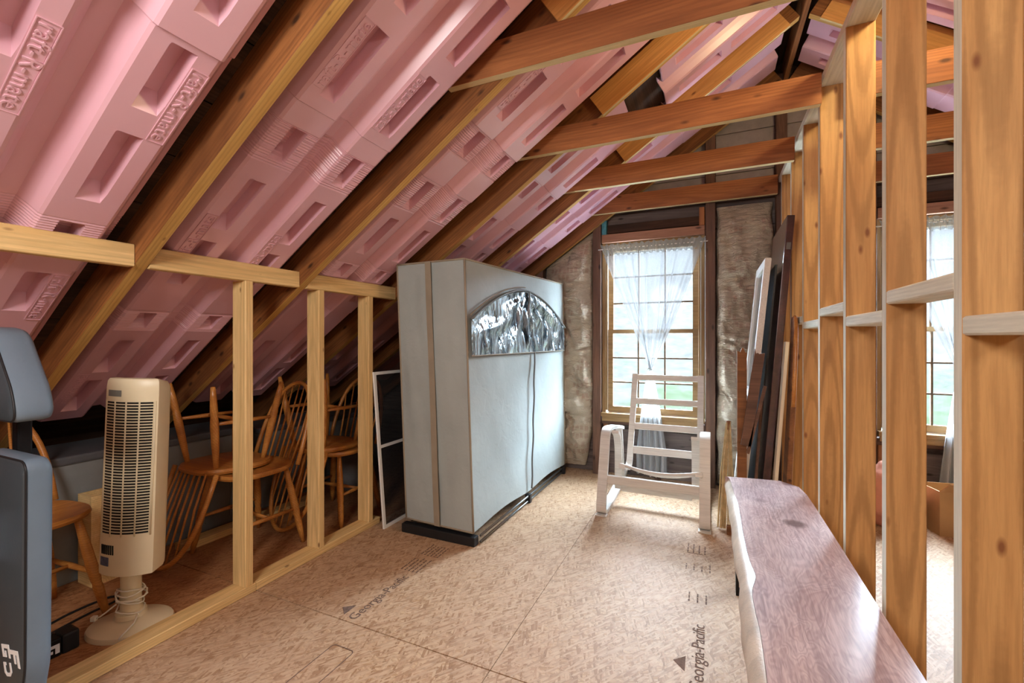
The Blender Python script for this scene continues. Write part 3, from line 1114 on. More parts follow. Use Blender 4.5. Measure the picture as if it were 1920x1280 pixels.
sb.grid(strip, [0.455, 0.465, 0.53, 0.54], [j / 20 for j in range(21)])
sb.obj('side_band', M['seam'], ward, smooth=True, fix=False)
for (x0, x1, y0, y1, h) in ((-1.690, -1.192, 2.150, 2.200, 0.052),):
    MB().box((x0 - WL.x, y0 - WL.y, 0), (x1 - WL.x, y1 - WL.y, h)).obj('end_rail', M['black'], ward, bevel=0.006)
for (y, x) in ((2.905, -1.175), (3.655, -1.158), (2.92, -1.66), (3.66, -1.65)):
    MB().box((x - 0.02 - WL.x, y - 0.018 - WL.y, 0), (x + 0.02 - WL.x, y + 0.018 - WL.y, 0.062)).obj('foot', M['black'], ward, bevel=0.006)
for (x, z) in ((-1.180, 0.016), (-1.180, 0.050), (-1.655, 0.035)):
    MB().tube([(x - WL.x, 2.20 - WL.y, z), (x + 0.018 - WL.x, 3.66 - WL.y, z)], 0.007, 8).obj('base_tube', M['steel'], ward, smooth=True)
for y in (2.19, 3.65):
    for x0_, x1_ in ((-1.23, -1.29), (-1.655, -1.72)):
        MB().tube([(x0_ - WL.x, y + 0.02 - WL.y, 0.05), (x1_ - WL.x, y + 0.02 - WL.y, 1.585)], 0.008, 8).obj('upright', M['steel'], ward, smooth=True)

# ---- window screen leaning on the knee wall
def mesh_mat():
    t = NT('insect_mesh')
    tr = t.n('ShaderNodeBsdfTransparent')
    df = t.n('ShaderNodeBsdfDiffuse'); df.inputs[0].default_value = (0.03, 0.03, 0.032, 1)
    m = t.n('ShaderNodeMixShader'); m.inputs[0].default_value = 0.62
    t.l(tr.outputs[0], m.inputs[1]); t.l(df.outputs[0], m.inputs[2]); t.l(m.outputs[0], t.out.inputs[0])
    return t.m


M['screen'] = mesh_mat()
SCM = frame((-1.812, 2.135, 0.0), (0, 1, 0), (0.088, 0, -0.0 + 0.0) if False else (math.cos(0.085), 0, math.sin(0.085)), (-math.sin(0.085), 0, math.cos(0.085)))
scr = thing('window_screen', 'white framed insect screen leaning beside the grey wardrobe', 'window screen', mtx=SCM)
SW, SH, SB = 0.72, 0.955, 0.019
MB().box((0, -0.006, 0), (SB, 0.006, SH)).box((SW - SB, -0.006, 0), (SW, 0.006, SH)).box((SB, -0.006, 0), (SW - SB, 0.006, SB)).box((SB, -0.006, SH - SB), (SW - SB, 0.006, SH)).obj('frame', M['white'], scr)
MB().box((SB, -0.005, 0.485), (SW - SB, 0.005, 0.503)).obj('crossbar', M['white'], scr)
MB().add([(SB, 0.0, SB), (SW - SB, 0, SB), (SW - SB, 0, SH - SB), (SB, 0, SH - SB)], [(0, 1, 2, 3)]).obj('mesh_cloth', M['screen'], scr)

# ---- rocking chair
RKL = Vector((-0.34, 3.15, 0))
rock = thing('rocking_chair', 'pale bentwood rocking chair frame without cushions by the window', 'chair', RKL)


def strip_path(pts, x, w, t, sub=6):
    """A flat bent lath of width w (along x) and thickness t following pts in the YZ plane."""
    P = [Vector((p[0], p[1])) for p in pts]
    out = []
    n = len(P)
    for i in range(n - 1):
        p0, p1, p2, p3 = P[max(i - 1, 0)], P[i], P[i + 1], P[min(i + 2, n - 1)]
        for k in range(sub):
            a = k / sub
            out.append(0.5 * ((2 * p1) + (p2 - p0) * a + (2 * p0 - 5 * p1 + 4 * p2 - p3) * a * a + (3 * p1 - p0 - 3 * p2 + p3) * a ** 3))
    out.append(P[-1])
    mb = MB()
    m = len(out)
    vs = []
    for i, p in enumerate(out):
        d = (out[min(i + 1, m - 1)] - out[max(i - 1, 0)]).normalized()
        nr = Vector((-d.y, d.x)) * (t / 2)
        for sx in (-w / 2, w / 2):
            for sg in (-1, 1):
                q = p + nr * sg
                vs.append((x + sx, q.x, q.y))
    fs = []
    for i in range(m - 1):
        a, b = i * 4, (i + 1) * 4
        fs += [(a, a + 1, b + 1, b), (a + 2, b + 2, b + 3, a + 3), (a, b, b + 2, a + 2), (a + 1, a + 3, b + 3, b + 1)]
    fs += [(0, 2, 3, 1), ((m - 1) * 4, (m - 1) * 4 + 1, (m - 1) * 4 + 3, (m - 1) * 4 + 2)]
    mb.add(vs, fs)
    return mb


for x in (-0.652, -0.031):
    side = [(3.56, 0.455), (3.42, 0.488), (3.22, 0.520), (3.10, 0.532), (3.045, 0.526), (3.015, 0.50), (2.995, 0.45), (2.945, 0.28), (2.895, 0.11), (2.882, 0.055), (2.905, 0.022), (3.02, 0.011), (3.20, 0.012), (3.45, 0.03), (3.66, 0.070), (3.73, 0.095)]
    strip_path(side, x, 0.062, 0.022).shift(-RKL).obj('side_loop', M['birch'], rock, smooth='auto')
    MB().box((x - 0.036, 2.865, 0.0), (x + 0.036, 2.915, 0.008)).shift(-RKL).obj('glide', M['birch'], rock)
    strip_path([(3.50, 0.46), (3.53, 0.36), (3.57, 0.20), (3.60, 0.062)], x, 0.05, 0.022).shift(-RKL).obj('rear_strut', M['birch'], rock, smooth='auto')
    xi = x + (0.058 if x < -0.3 else -0.058)
    strip_path([(3.05, 0.522), (3.11, 0.49), (3.15, 0.42), (3.165, 0.33), (3.165, 0.20), (3.17, 0.10)], xi, 0.048, 0.020).shift(-RKL).obj('arm_brace', M['birch'], rock, smooth='auto')
for x in (-0.530, -0.064):
    strip_path([(2.93, 0.325), (3.05, 0.285), (3.17, 0.255), (3.24, 0.275), (3.285, 0.36), (3.36, 0.53), (3.44, 0.71), (3.515, 0.885)], x, 0.040, 0.024).shift(-RKL).obj('seat_rail', M['birch'], rock, smooth='auto')
for (y, z, h) in ((3.508, 0.862, 0.042), (3.435, 0.690, 0.042), (3.358, 0.515, 0.046), (3.290, 0.355, 0.052)):
    m = Matrix.Translation(Vector((0, y, z)) - RKL) @ Matrix.Rotation(-0.41, 4, 'X')
    MB().box((-0.515, -0.009, -h / 2), (-0.079, 0.009, h / 2), m).obj('back_slat', M['birch'], rock, bevel=0.002, seg=1)
MB().box((-0.622, 2.925, 0.200), (-0.061, 2.950, 0.255)).shift(-RKL).obj('front_rail', M['birch'], rock, bevel=0.003)
for (y, z, sag) in ((2.945, 0.335, 0.035), (2.985, 0.322, 0.04), (3.10, 0.285, 0.045)):
    MB().tube([(-0.545 + 0.50 * i / 14, y, z - sag * math.sin(math.pi * i / 14)) for i in range(15)], 0.009, 8).shift(-RKL).obj('seat_slat', M['birch'], rock, smooth=True)
MB().box((-0.570, 3.16, 0.085), (-0.112, 3.18, 0.13)).shift(-RKL).obj('stretcher', M['birch'], rock, bevel=0.003)

# ---- live-edge bench
def slab_mat():
    t = NT('live_edge_wood')
    v = t.coord(rnd=False)
    n0 = t.noise(v, 2.0, 3, 0.5)
    mp = t.n('ShaderNodeMapping'); mp.inputs['Scale'].default_value = (5.5, 2.0, 5)
    t.l(v, mp.inputs['Vector'])
    warp = t.noise(mp.outputs[0], 1.3, 3, 0.5, 0.6)
    s = t.n('ShaderNodeMath', operation='SINE')
    t.l(t.math('MULTIPLY', warp, 170.0), s.inputs[0])
    rings = t.ramp(t.math('ADD', t.math('MULTIPLY', s.outputs[0], 0.5), 0.5), [(0.2, (0, 0, 0)), (0.9, (1, 1, 1))])
    c = t.ramp(warp, [(0.25, srgb(172, 140, 136)), (0.5, srgb(208, 184, 182)), (0.75, srgb(188, 156, 154))])
    c = t.mix(t.math('MULTIPLY', rings, 0.26), c, srgb(120, 84, 82))
    mg = t.n('ShaderNodeMapping'); mg.inputs['Scale'].default_value = (60, 4, 20)
    t.l(v, mg.inputs['Vector'])
    gr = t.noise(mg.outputs[0], 2.0, 4, 0.6, 1.0)
    c = t.mix(t.math('MULTIPLY', t.ramp(gr, [(0.35, (1, 1, 1)), (0.6, (0, 0, 0))]), 0.5), c, srgb(116, 84, 88))
    vo = t.n('ShaderNodeTexVoronoi'); vo.inputs['Scale'].default_value = 3.0
    t.l(v, vo.inputs['Vector'])
    c = t.mix(t.ramp(vo.outputs['Distance'], [(0.07, (0.8, 0.8, 0.8)), (0.14, (0, 0, 0))]), c, srgb(84, 52, 50))
    t.base(c)
    t.set(Roughness=0.34, Specular_IOR_Level=0.7, Coat_Weight=0.7, Coat_Roughness=0.25)
    t.bump(warp, 0.05, 0.01)
    return t.m


M['slab'] = slab_mat()
M['sapwood'] = plain('pale_sapwood', srgb(196, 178, 158), 0.4, var=0.2, scale=14, spec=0.5, bump=0.2)
BL = Vector((0.24, 1.60, 0))
bench = thing('live_edge_bench', 'long live-edge wooden bench with pale bark edge beside the stud partition', 'bench', BL)
TOPE = [(0.068, 2.484), (0.087, 2.455), (0.097, 2.243), (0.107, 2.084), (0.107, 1.82), (0.111, 1.593), (0.121, 1.49), (0.119, 1.45), (0.105, 1.376), (0.105, 1.274), (0.108, 1.188), (0.105, 1.028), (0.10, 0.85), (0.11, 0.70)]
RTE = [(0.402, 0.70), (0.399, 1.158), (0.397, 1.405), (0.397, 1.80), (0.395, 2.20), (0.392, 2.339), (0.378, 2.448), (0.308, 2.516), (0.19, 2.503)]


def smooth_line(P, n=4):
    P = [Vector(p) for p in P]
    out = []
    m = len(P)
    for i in range(m - 1):
        p0, p1, p2, p3 = P[max(i - 1, 0)], P[i], P[i + 1], P[min(i + 2, m - 1)]
        for k in range(n):
            a = k / n
            out.append(0.5 * ((2 * p1) + (p2 - p0) * a + (2 * p0 - 5 * p1 + 4 * p2 - p3) * a * a + (3 * p1 - p0 - 3 * p2 + p3) * a ** 3))
    out.append(P[-1])
    return out


LE = smooth_line(TOPE)
outline = [(p.x, p.y) for p in LE] + RTE
n = len(outline)
ZT, ZB = 0.46, 0.402
mb = MB()
mb.prism([(x - BL.x, y - BL.y) for x, y in outline], ZB, ZT, 'Z')
mb.obj('slab', M['slab'], bench)
le = MB()


def live(i, k):
    p = LE[int(i)]
    y = p.y
    j = 0.006 * noise.noise(Vector((y * 7, k * 2, 0)))
    ox = [0.001, 0.010, 0.022, 0.030, 0.034, 0.028, 0.005]
    oz = [0.0005, -0.004, -0.016, -0.032, -0.048, -0.058, -0.060]
    k = int(k)
    flat = (LE[int(i)].x - 0.106) * 0.7
    return (p.x - BL.x - ox[k] * (1 if k == 0 else 1) - (flat + j if 0 < k < 6 else 0), y - BL.y, ZT + oz[k] + (0.0 if k else 0.0))


le.grid(live, list(range(len(LE))), list(range(7)))
le.obj('live_edge', M['sapwood'], bench, smooth=True, fix=False)
for y in (2.26, 0.98):
    a, b = 0.105 - BL.x, 0.375 - BL.x
    yy = y - BL.y
    MB().box((a, yy - 0.03, 0), (a + 0.012, yy + 0.03, ZB)).box((b - 0.012, yy - 0.03, 0), (b, yy + 0.03, ZB)).box((a + 0.012, yy - 0.03, 0), (b - 0.012, yy + 0.03, 0.010)).box((a + 0.012, yy - 0.03, ZB - 0.010), (b - 0.012, yy + 0.03, ZB)).obj('leg', M['dark_steel'], bench)

# ---- things leaning in the corner by the partition
def leaning(name, label, cat, y0, y1, xb, xt, L, th, mat, group=None):
    """A board standing on its lower edge from y0 to y1, leaning from x=xb at the floor to x=xt at the top."""
    a = math.asin(min(0.9, (xt - xb) / L))
    m = frame((xb, y0, th * math.sin(a)), (0, 1, 0), (-math.cos(a), 0, math.sin(a)), (math.sin(a), 0, math.cos(a)))
    T = thing(name, label, cat, mtx=m, group=group)
    return T, (y1 - y0), L


T, wd, L = leaning('table_top', 'dark mahogany table leaf leaning on the partition studs', 'table top', 3.02, 3.66, 0.300, 0.450, 1.88, 0.04, M['walnut'])
MB().box((0, 0, 0), (wd, 0.040, L)).obj('panel', M['walnut'], T, bevel=0.004)
MB().box((-0.003, 0.008, 1.68), (0.0, 0.03, 1.72)).obj('catch', M['steel'], T)
T, wd, L = leaning('spare_window', 'white window sash leaning on edge in front of the dark table leaf', 'window sash', 2.96, 3.50, 0.170, 0.325, 1.63, 0.03, M['white'])
sf = MB()
st = 0.055
sf.box((0.0, 0.0, 0), (st, 0.034, L)).box((wd - st, 0, 0), (wd, 0.034, L)).box((st, 0, 0), (wd - st, 0.034, st)).box((st, 0, L - st), (wd - st, 0.034, L)).box((st, 0, L * 0.5 - 0.02), (wd - st, 0.034, L * 0.5 + 0.02))
sf.obj('frame', M['white'], T, bevel=0.003, seg=1)
MB().box((-0.004, 0.002, 0.0), (-0.0005, 0.032, L)).obj('edge_strip', M['birch'], T)
for z0_, z1_ in ((st, L * 0.5 - 0.02), (L * 0.5 + 0.02, L - st)):
    MB().box((st, 0.014, z0_), (wd - st, 0.018, z1_)).obj('pane', M['glass'], T)
T, wd, L = leaning('black_panel', 'thin black panel between the white sash and the dark table leaf', 'panel', 3.03, 3.52, 0.225, 0.362, 1.60, 0.012, M['black'])
MB().box((0, 0, 0), (wd, 0.010, L)).obj('board', M['black'], T)
T, wd, L = leaning('grey_plank', 'narrow grey-brown plank standing before the black panel', 'plank', 2.975, 3.02, 0.232, 0.282, 0.78, 0.014, M['gstud'])
MB().box((0, 0, 0), (wd, 0.014, L)).obj('board', M['gstud'], T, bevel=0.002, seg=1)
T, wd, L = leaning('cream_board', 'narrow cream painted board leaning right of the dark table leaf', 'board', 2.90, 2.98, 0.325, 0.405, 1.14, 0.018, M['white'])
M['cream'] = plain('cream_paint', srgb(228, 214, 186), 0.5, var=0.05)
MB().box((0, 0, 0), (wd, 0.018, L)).obj('board', M['cream'], T, bevel=0.002, seg=1)
T, wd, L = leaning('headboard', 'brown wooden headboard with a curved polished edge against the studs', 'headboard', 2.86, 3.00, 0.395, 0.452, 1.28, 0.03, M['oak'])
prof = [(0, 0), (wd, 0), (wd, L)] + [(wd - wd * (0.35 + 0.65 * math.sin(a)) * 1.0, L - 0.50 * (1 - math.cos(a))) for a in [i * math.pi / 2 / 10 for i in range(11)]]
MB().prism(prof, 0, 0.026, 'Y').obj('board', M['oldboard'], T, bevel=0.006)
cur = [(wd - wd * (0.35 + 0.65 * math.sin(a)) - 0.002, 0.013, L - 0.50 * (1 - math.cos(a))) for a in [i * math.pi / 2 / 10 for i in range(11)]]
MB().tube(cur, 0.011, 8).obj('rounded_edge', M['oak'], T, smooth=True)

tr = thing('broken_trestle', 'rough brown planks nailed in a V with splintered tops', 'trestle', (0.148, 2.90, 0))
def ragged(w, L, t, seed):
    r = random.Random(seed)
    top = [(w - w * i / 6, L - (r.random() * 0.03)) for i in range(7)]
    return [(0, 0), (w, 0)] + top
MB().prism(ragged(0.050, 1.105, 0.03, 2), 0, 0.035, 'Y', Matrix.Translation((-0.005, 0.0, 0))).obj('plank', M['oldboard'], tr)
m = Matrix.Translation((0.012, -0.034, 0.545)) @ Matrix.Rotation(0.13, 4, 'Y')
MB().prism(ragged(0.052, 0.56, 0.03, 5), 0, 0.030, 'Y', m).obj('brace', M['gstud'], tr)
m = Matrix.Translation((0.040, -0.034, 0.50)) @ Matrix.Rotation(0.22, 4, 'Y')
MB().box((0, 0, 0), (0.016, 0.02, 0.40), m).obj('cleat', M['gstud'], tr)
MB().box((-0.06, 0.0, 0.0), (0.06, 0.035, 0.05)).obj('foot', M['oldboard'], tr, bevel=0.003)
M['straw'] = plain('dry_straw', srgb(206, 178, 132), 0.8, var=0.2, scale=30)
br = thing('straw_broom', 'pale straw broom head propped beside the rough trestle plank', 'broom', (0.075, 2.98, 0))
rr = random.Random(4)
bm_ = MB()
for i in range(46):
    a = rr.uniform(-1, 1)
    top_ = (0.028 + 0.012 * a, 0.12 + rr.uniform(-.01, .01), 0.62 + rr.uniform(-.02, .02))
    bot_ = (0.028 + 0.045 * a - 0.02, 0.0 + rr.uniform(-0.02, 0.02), 0.012)
    bm_.tube([bot_, ((bot_[0] + top_[0]) / 2 + 0.008 * a, (bot_[1] + top_[1]) / 2, 0.33), top_], [0.0028, 0.0026, 0.002], 4)
tag(bm_.obj('bristles', M['straw'], br), kind='stuff')
MB().tube([(0.028, 0.118, 0.56), (0.028, 0.122, 0.64)], 0.016, 10).obj('binding', M['oldboard'], br, smooth=True)
# ================================================================== THINGS UNDER THE EAVE
# ---- bow-back chairs
def chair_proto():
    T = thing('windsor_chair', 'chair', 'chair')
    oak = M['oak']
    out = []
    for i in range(36):
        a = 2 * math.pi * i / 36
        cx, sy = math.cos(a), math.sin(a)
        rx = 0.215 * (abs(cx) ** 0.75) * (1 if cx > 0 else -1)
        ry = 0.20 * (abs(sy) ** 0.75) * (1 if sy > 0 else -1)
        rx *= 1 - 0.10 * (sy + 1) / 2
        out.append((rx, ry))
    mb = MB()
    nn = len(out)
    rings = [(0.86, 0.425), (0.97, 0.430), (1.0, 0.442), (0.98, 0.455), (0.85, 0.4535), (0.45, 0.446)]
    vs = [(x * k, y * k, z) for k, z in rings for x, y in out]
    fs = []
    for i in range(len(rings) - 1):
        for k in range(nn):
            fs.append((i * nn + k, i * nn + (k + 1) % nn, (i + 1) * nn + (k + 1) % nn, (i + 1) * nn + k))
    fs += [tuple(range(nn - 1, -1, -1)), tuple((len(rings) - 1) * nn + k for k in range(nn))]
    mb.add(vs, fs)
    mb.obj('seat', oak, T, smooth='auto')
    legs = {}
    for sx in (-1, 1):
        for sy in (-1, 1):
            a = Vector((0.135 * sx, 0.125 * sy, 0.43)); b = Vector((0.205 * sx, 0.185 * sy, 0.0))
            pts = [a + (b - a) * q for q in (0, 0.12, 0.3, 0.5, 0.62, 0.66, 0.7, 0.85, 1.0)]
            MB().tube(pts, [0.013, 0.015, 0.019, 0.021, 0.019, 0.016, 0.019, 0.016, 0.011], 8).obj('leg', oak, T, smooth=True)
            legs[(sx, sy)] = (a, b)
    mids = {}
    for sx in (-1, 1):
        p = [legs[(sx, sy)][0] + (legs[(sx, sy)][1] - legs[(sx, sy)][0]) * 0.55 for sy in (-1, 1)]
        MB().tube([p[0], p[0].lerp(p[1], 0.5), p[1]], [0.008, 0.012, 0.008], 8).obj('stretcher', oak, T, smooth=True)
        mids[sx] = p[0].lerp(p[1], 0.5)
    MB().tube([mids[-1], mids[-1].lerp(mids[1], 0.5), mids[1]], [0.008, 0.012, 0.008], 8).obj('stretcher', oak, T, smooth=True)
    def bow(a):
        x = 0.195 * math.cos(a) * (1 + 0.05 * math.sin(a))
        h = math.sin(a) ** 0.72 if math.sin(a) > 0 else 0
        z = 0.445 + 0.44 * h
        return Vector((x, 0.155 + 0.145 * h + 0.02 * (1 - abs(math.cos(a))), z))
    MB().tube([bow(math.pi * i / 28) for i in range(29)], 0.0125, 8).obj('bow', oak, T, smooth=True)
    for k in range(7):
        x = -0.135 + 0.27 * k / 6
        a = math.acos(max(-1, min(1, x * 1.12 / 0.2)))
        p = bow(a)
        MB().tube([(x * 0.92, 0.165 + 0.012 * (1 - abs(x) * 6), 0.448), (p + Vector((x * 0.92, 0.16, 0.448))) / 2 + Vector((0, 0.012, 0)), p], [0.006, 0.0065, 0.004], 6).obj('spindle', oak, T, smooth=True)
    return T


CH = chair_proto()


def copy_tree(o, parent=None):
    c = o.copy(); COL.objects.link(c)
    c.parent = parent
    for ch in list(o.children):
        copy_tree(ch, c)
    return c


G = 'oak bow-back chairs stored under the eave'
spots = [
    ((-2.465, 0.775, 0.0), math.pi / 2 + 0.08, False, 'oak bow-back chair standing upright behind the black weight bench'),
    ((-2.335, 1.645, 0.0), -0.06, False, 'lower oak bow-back chair of the stack beside the tower fan'),
    ((-2.455, 1.600, 0.912), math.pi - 0.06, True, 'upturned oak bow-back chair stacked legs-up beside the tower fan'),
    ((-2.255, 2.195, 0.0), 0.06, False, 'lower oak bow-back chair of the stack beside the window screen'),
    ((-2.30, 2.15, 0.912), math.pi - 0.05, True, 'upturned oak bow-back chair of the stack beside the window screen'),
]
for i, (loc, rz, inv, lab) in enumerate(spots):
    o = CH if i == 0 else copy_tree(CH)
    R = Matrix.Translation(loc) @ Matrix.Rotation(rz, 4, 'Z')
    if inv:
        R = R @ Matrix.Rotation(math.pi, 4, 'Y') @ Matrix.Rotation(-0.015, 4, 'X')
    o.matrix_basis = R
    tag(o, lab, 'chair', G)

# ---- tower fan
M['beige'] = plain('ivory_plastic', srgb(226, 212, 178), 0.38, var=0.03, spec=0.5)
M['slot'] = plain('dark_slot', srgb(24, 22, 20), 0.8, var=0.1)
M['grey_lens'] = plain('grey_display', srgb(120, 120, 112), 0.25, var=0.1)
M['blue_label'] = plain('blue_label', srgb(80, 88, 112), 0.5, var=0.3, scale=60)
M['cord'] = plain('ivory_cord', srgb(232, 226, 210), 0.5, var=0.05)
FD = math.atan2(-0.90, 0.50)          # direction the grille faces
fan = thing('tower_fan', 'ivory plastic tower fan with a round base and cord wound at the foot', 'fan', (-2.130, 1.0, 0), FD + math.pi / 2)
# local: front is -Y
base = MB()
for k, z in ((1.0, 0.0), (1.0, 0.010), (0.97, 0.018), (0.75, 0.030), (0.40, 0.044), (0.30, 0.052)):
    for i in range(48):
        a = 2 * math.pi * i / 48
        base.v.append((0.148 * k * math.cos(a), 0.118 * k * math.sin(a), z))
for j in range(5):
    for i in range(48):
        base.f.append((j * 48 + i, j * 48 + (i + 1) % 48, (j + 1) * 48 + (i + 1) % 48, (j + 1) * 48 + i))
base.f += [tuple(range(47, -1, -1)), tuple(5 * 48 + i for i in range(48))]
base.obj('base', M['beige'], fan, smooth='auto')
MB().lathe([(0.054, 0.046), (0.050, 0.062), (0.036, 0.07), (0.034, 0.12), (0.034, 0.250)], 24).obj('stem', M['beige'], fan, smooth='auto')
TILT = Matrix.Translation((0.016, 0, 0)) @ Matrix.Rotation(0.036, 4, 'Y')


def sect(z, k=1.0):
    """Body outline: curved front, straight cheeks, rounded back."""
    pts = []
    hw = 0.098 * k
    for i in range(13):
        a = -1 + 2 * i / 12
        pts.append((hw * a, -0.062 * k - 0.030 * k * (1 - a * a), z))
    for i in range(1, 10):
        a = math.pi * i / 10
        pts.append((hw * math.cos(a), -0.05 * k + 0.125 * k * math.sin(a) ** 0.7, z))
    return pts


secs = [sect(0.238, 0.90), sect(0.243, 0.99), sect(0.258, 1.0), sect(0.6, 0.99), sect(0.93, 0.98), sect(0.965, 0.975), sect(0.990, 0.955), sect(1.000, 0.90), sect(1.003, 0.75)]
body = MB()
ns = len(secs[0])
for sc in secs:
    for (x, y, z) in sc:
        zz = z
        if z > 0.9:
            bk = max(0, (y + 0.06) / 0.13)
            zz = z - 0.055 * bk ** 2 * (z - 0.9) / 0.1
        body.v.append(tuple(TILT @ Vector((x, y, zz))))
for j in range(len(secs) - 1):
    for i in range(ns):
        body.f.append((j * ns + i, j * ns + (i + 1) % ns, (j + 1) * ns + (i + 1) % ns, (j + 1) * ns + i))
body.f += [tuple(range(ns - 1, -1, -1)), tuple((len(secs) - 1) * ns + i for i in range(ns))]
body.obj('body', M['beige'], fan, smooth='auto')


def fsurf(x, z, out):
    k = 1.0 - (z - 0.258) * 0.0298
    a = x / (0.098 * k)
    return TILT @ Vector((x, -0.062 * k - 0.030 * k * (1 - a * a) - out, z))


sl = MB()
cols = [(-0.083, -0.046), (-0.041, -0.003), (0.003, 0.041), (0.046, 0.083)]
rows = 46
for r_ in range(rows):
    z = 0.405 + 0.50 * r_ / (rows - 1)
    for (a, b) in cols:
        P = [fsurf(a + (b - a) * q, z, 0.0012) for q in (0, 0.5, 1)]
        H = Vector((0, 0, 0.0066))
        o0 = len(sl.v)
        sl.v += [tuple(p) for p in P] + [tuple(p + H) for p in P]
        sl.f += [(o0, o0 + 1, o0 + 4, o0 + 3), (o0 + 1, o0 + 2, o0 + 5, o0 + 4)]
tag(sl.obj('grille_slots', M['slot'], fan, fix=False), kind='stuff')
for x in (-0.0885, -0.0435, 0.0, 0.0435, 0.0885):
    MB().tube([fsurf(x, 0.395, 0.001), fsurf(x, 0.915, 0.001)], 0.0030, 6).obj('grille_rib', M['beige'], fan, smooth=True)
vt = MB()
for k in range(7):
    x = -0.080 + 0.0085 * k
    vt.box((-0.0022, -0.0012, 0), (0.0022, 0.0012, 0.036), Matrix.Translation(fsurf(x, 0.325, 0.0006)))
tag(vt.obj('vent_slots', M['slot'], fan), kind='stuff')
def patch(x0, x1, z0, z1, out, n=5):
    return MB().grid(lambda u, w: fsurf(u, w, out), [x0 + (x1 - x0) * i / n for i in range(n + 1)], [z0, z1])
patch(-0.080, -0.020, 0.932, 0.956, 0.0015).obj('display', M['grey_lens'], fan, fix=False)
patch(-0.088, -0.046, 0.280, 0.314, 0.0012).obj('sticker', M['blue_label'], fan, fix=False)
cp = []
for i in range(90):
    a = i * 0.42
    r = 0.0395 + 0.006 * math.sin(i * 0.9) ** 2 + (0.006 if i % 20 < 6 else 0)
    cp.append((r * math.cos(a), r * math.sin(a), 0.074 + 0.075 * (0.5 + 0.5 * math.sin(i * 0.11)) + 0.012 * math.sin(a * 0.9)))
MB().tube(cp, 0.0030, 6).obj('cord', M['cord'], fan, smooth=True)
lp = [(-0.040, -0.02, 0.10), (-0.07, -0.03, 0.075), (-0.088, -0.035, 0.062), (-0.10, -0.04, 0.058)]
MB().tube(lp, 0.0032, 6).obj('cord', M['cord'], fan, smooth=True)
MB().box((-0.116, -0.049, 0.049), (-0.098, -0.031, 0.067)).obj('plug', M['cord'], fan, bevel=0.003)
MB().tube([(0.04, -0.02, 0.060), (0.055, -0.06, 0.046), (0.045, -0.105, 0.030), (0.04, -0.118, 0.020)], 0.0032, 6).obj('cord', M['cord'], fan, smooth=True)

# ---- folded weight bench
M['vinyl'] = plain('charcoal_vinyl', srgb(58, 66, 72), 0.42, var=0.06, spec=0.45, bump=0.08)
M['vinyl_side'] = plain('slate_vinyl', srgb(104, 120, 134), 0.42, var=0.05, spec=0.45, bump=0.08)
M['print_white'] = plain('white_print', srgb(238, 240, 242), 0.5, var=0.02)
WB = Vector((-1.84, 0.60, 0))
wb = thing('weight_bench', 'folded black padded weight bench standing on end', 'weight bench', WB)


def pad(name, poly, y0, y1, r=0.016):
    n_ = len(poly)
    c = Vector((sum(p[0] for p in poly) / n_, sum(p[1] for p in poly) / n_))
    def ring(ins, y):
        o = []
        for p in poly:
            d = Vector(p) - c
            d = d * (1 - ins / d.length)
            o.append((c.x + d.x, y, c.y + d.y))
        return o
    rings = [ring(r, y0), ring(r * 0.3, y0 + r * 0.35), ring(0, y0 + r), ring(0, y1 - r), ring(r * 0.3, y1 - r * 0.35), ring(r, y1)]
    front = MB()
    vs = sum(rings[:2], [])
    fs = [tuple(range(n_))] + [(i, n_ + i, n_ + (i + 1) % n_, (i + 1) % n_) for i in range(n_)]
    front.add(vs, fs)
    f = front.shift(-WB).obj(name, M['vinyl'], wb, smooth='auto')
    sd = MB()
    vs = sum(rings[1:], [])
    fs = []
    for j in range(4):
        fs += [(j * n_ + i, (j + 1) * n_ + i, (j + 1) * n_ + (i + 1) % n_, j * n_ + (i + 1) % n_) for i in range(n_)]
    fs.append(tuple(4 * n_ + i for i in range(n_ - 1, -1, -1)))
    sd.add(vs, fs)
    sd.shift(-WB).obj('side_panel', M['vinyl_side'], f, smooth='auto')
    MB().tube([Vector(p) - WB for p in rings[1]], 0.0028, 6, closed=True).obj('piping', M['black'], f, smooth=True)
    return f


def rounded(pts, r, n=6):
    out = []
    m_ = len(pts)
    for i in range(m_):
        p0, p1, p2 = Vector(pts[i - 1]), Vector(pts[i]), Vector(pts[(i + 1) % m_])
        a = p1 + (p0 - p1).normalized() * r
        b = p1 + (p2 - p1).normalized() * r
        for k in range(n + 1):
            t = k / n
            q = a * (1 - t) ** 2 + p1 * 2 * t * (1 - t) + b * t * t
            out.append((q.x, q.y))
    return out


PY0, PY1 = 0.552, 0.612
back = pad('back_pad', rounded([(-1.985, 0.11), (-1.745, 0.11), (-1.700, 0.24), (-1.695, 0.822), (-1.99, 0.822)], 0.035), PY0, PY1)
seatp = pad('seat_pad', rounded([(-2.02, 0.925), (-1.690, 0.925), (-1.712, 1.01), (-1.845, 1.180), (-1.95, 1.192)], 0.04), PY0 - 0.02, PY1 + 0.006)


def logo(polys, m, parent, name='printed_logo'):
    mb = MB()
    for p in polys:
        mb.prism(p, -0.0006, 0.0006, 'Z', m)
    return mb.obj(name, M['print_white'], parent)


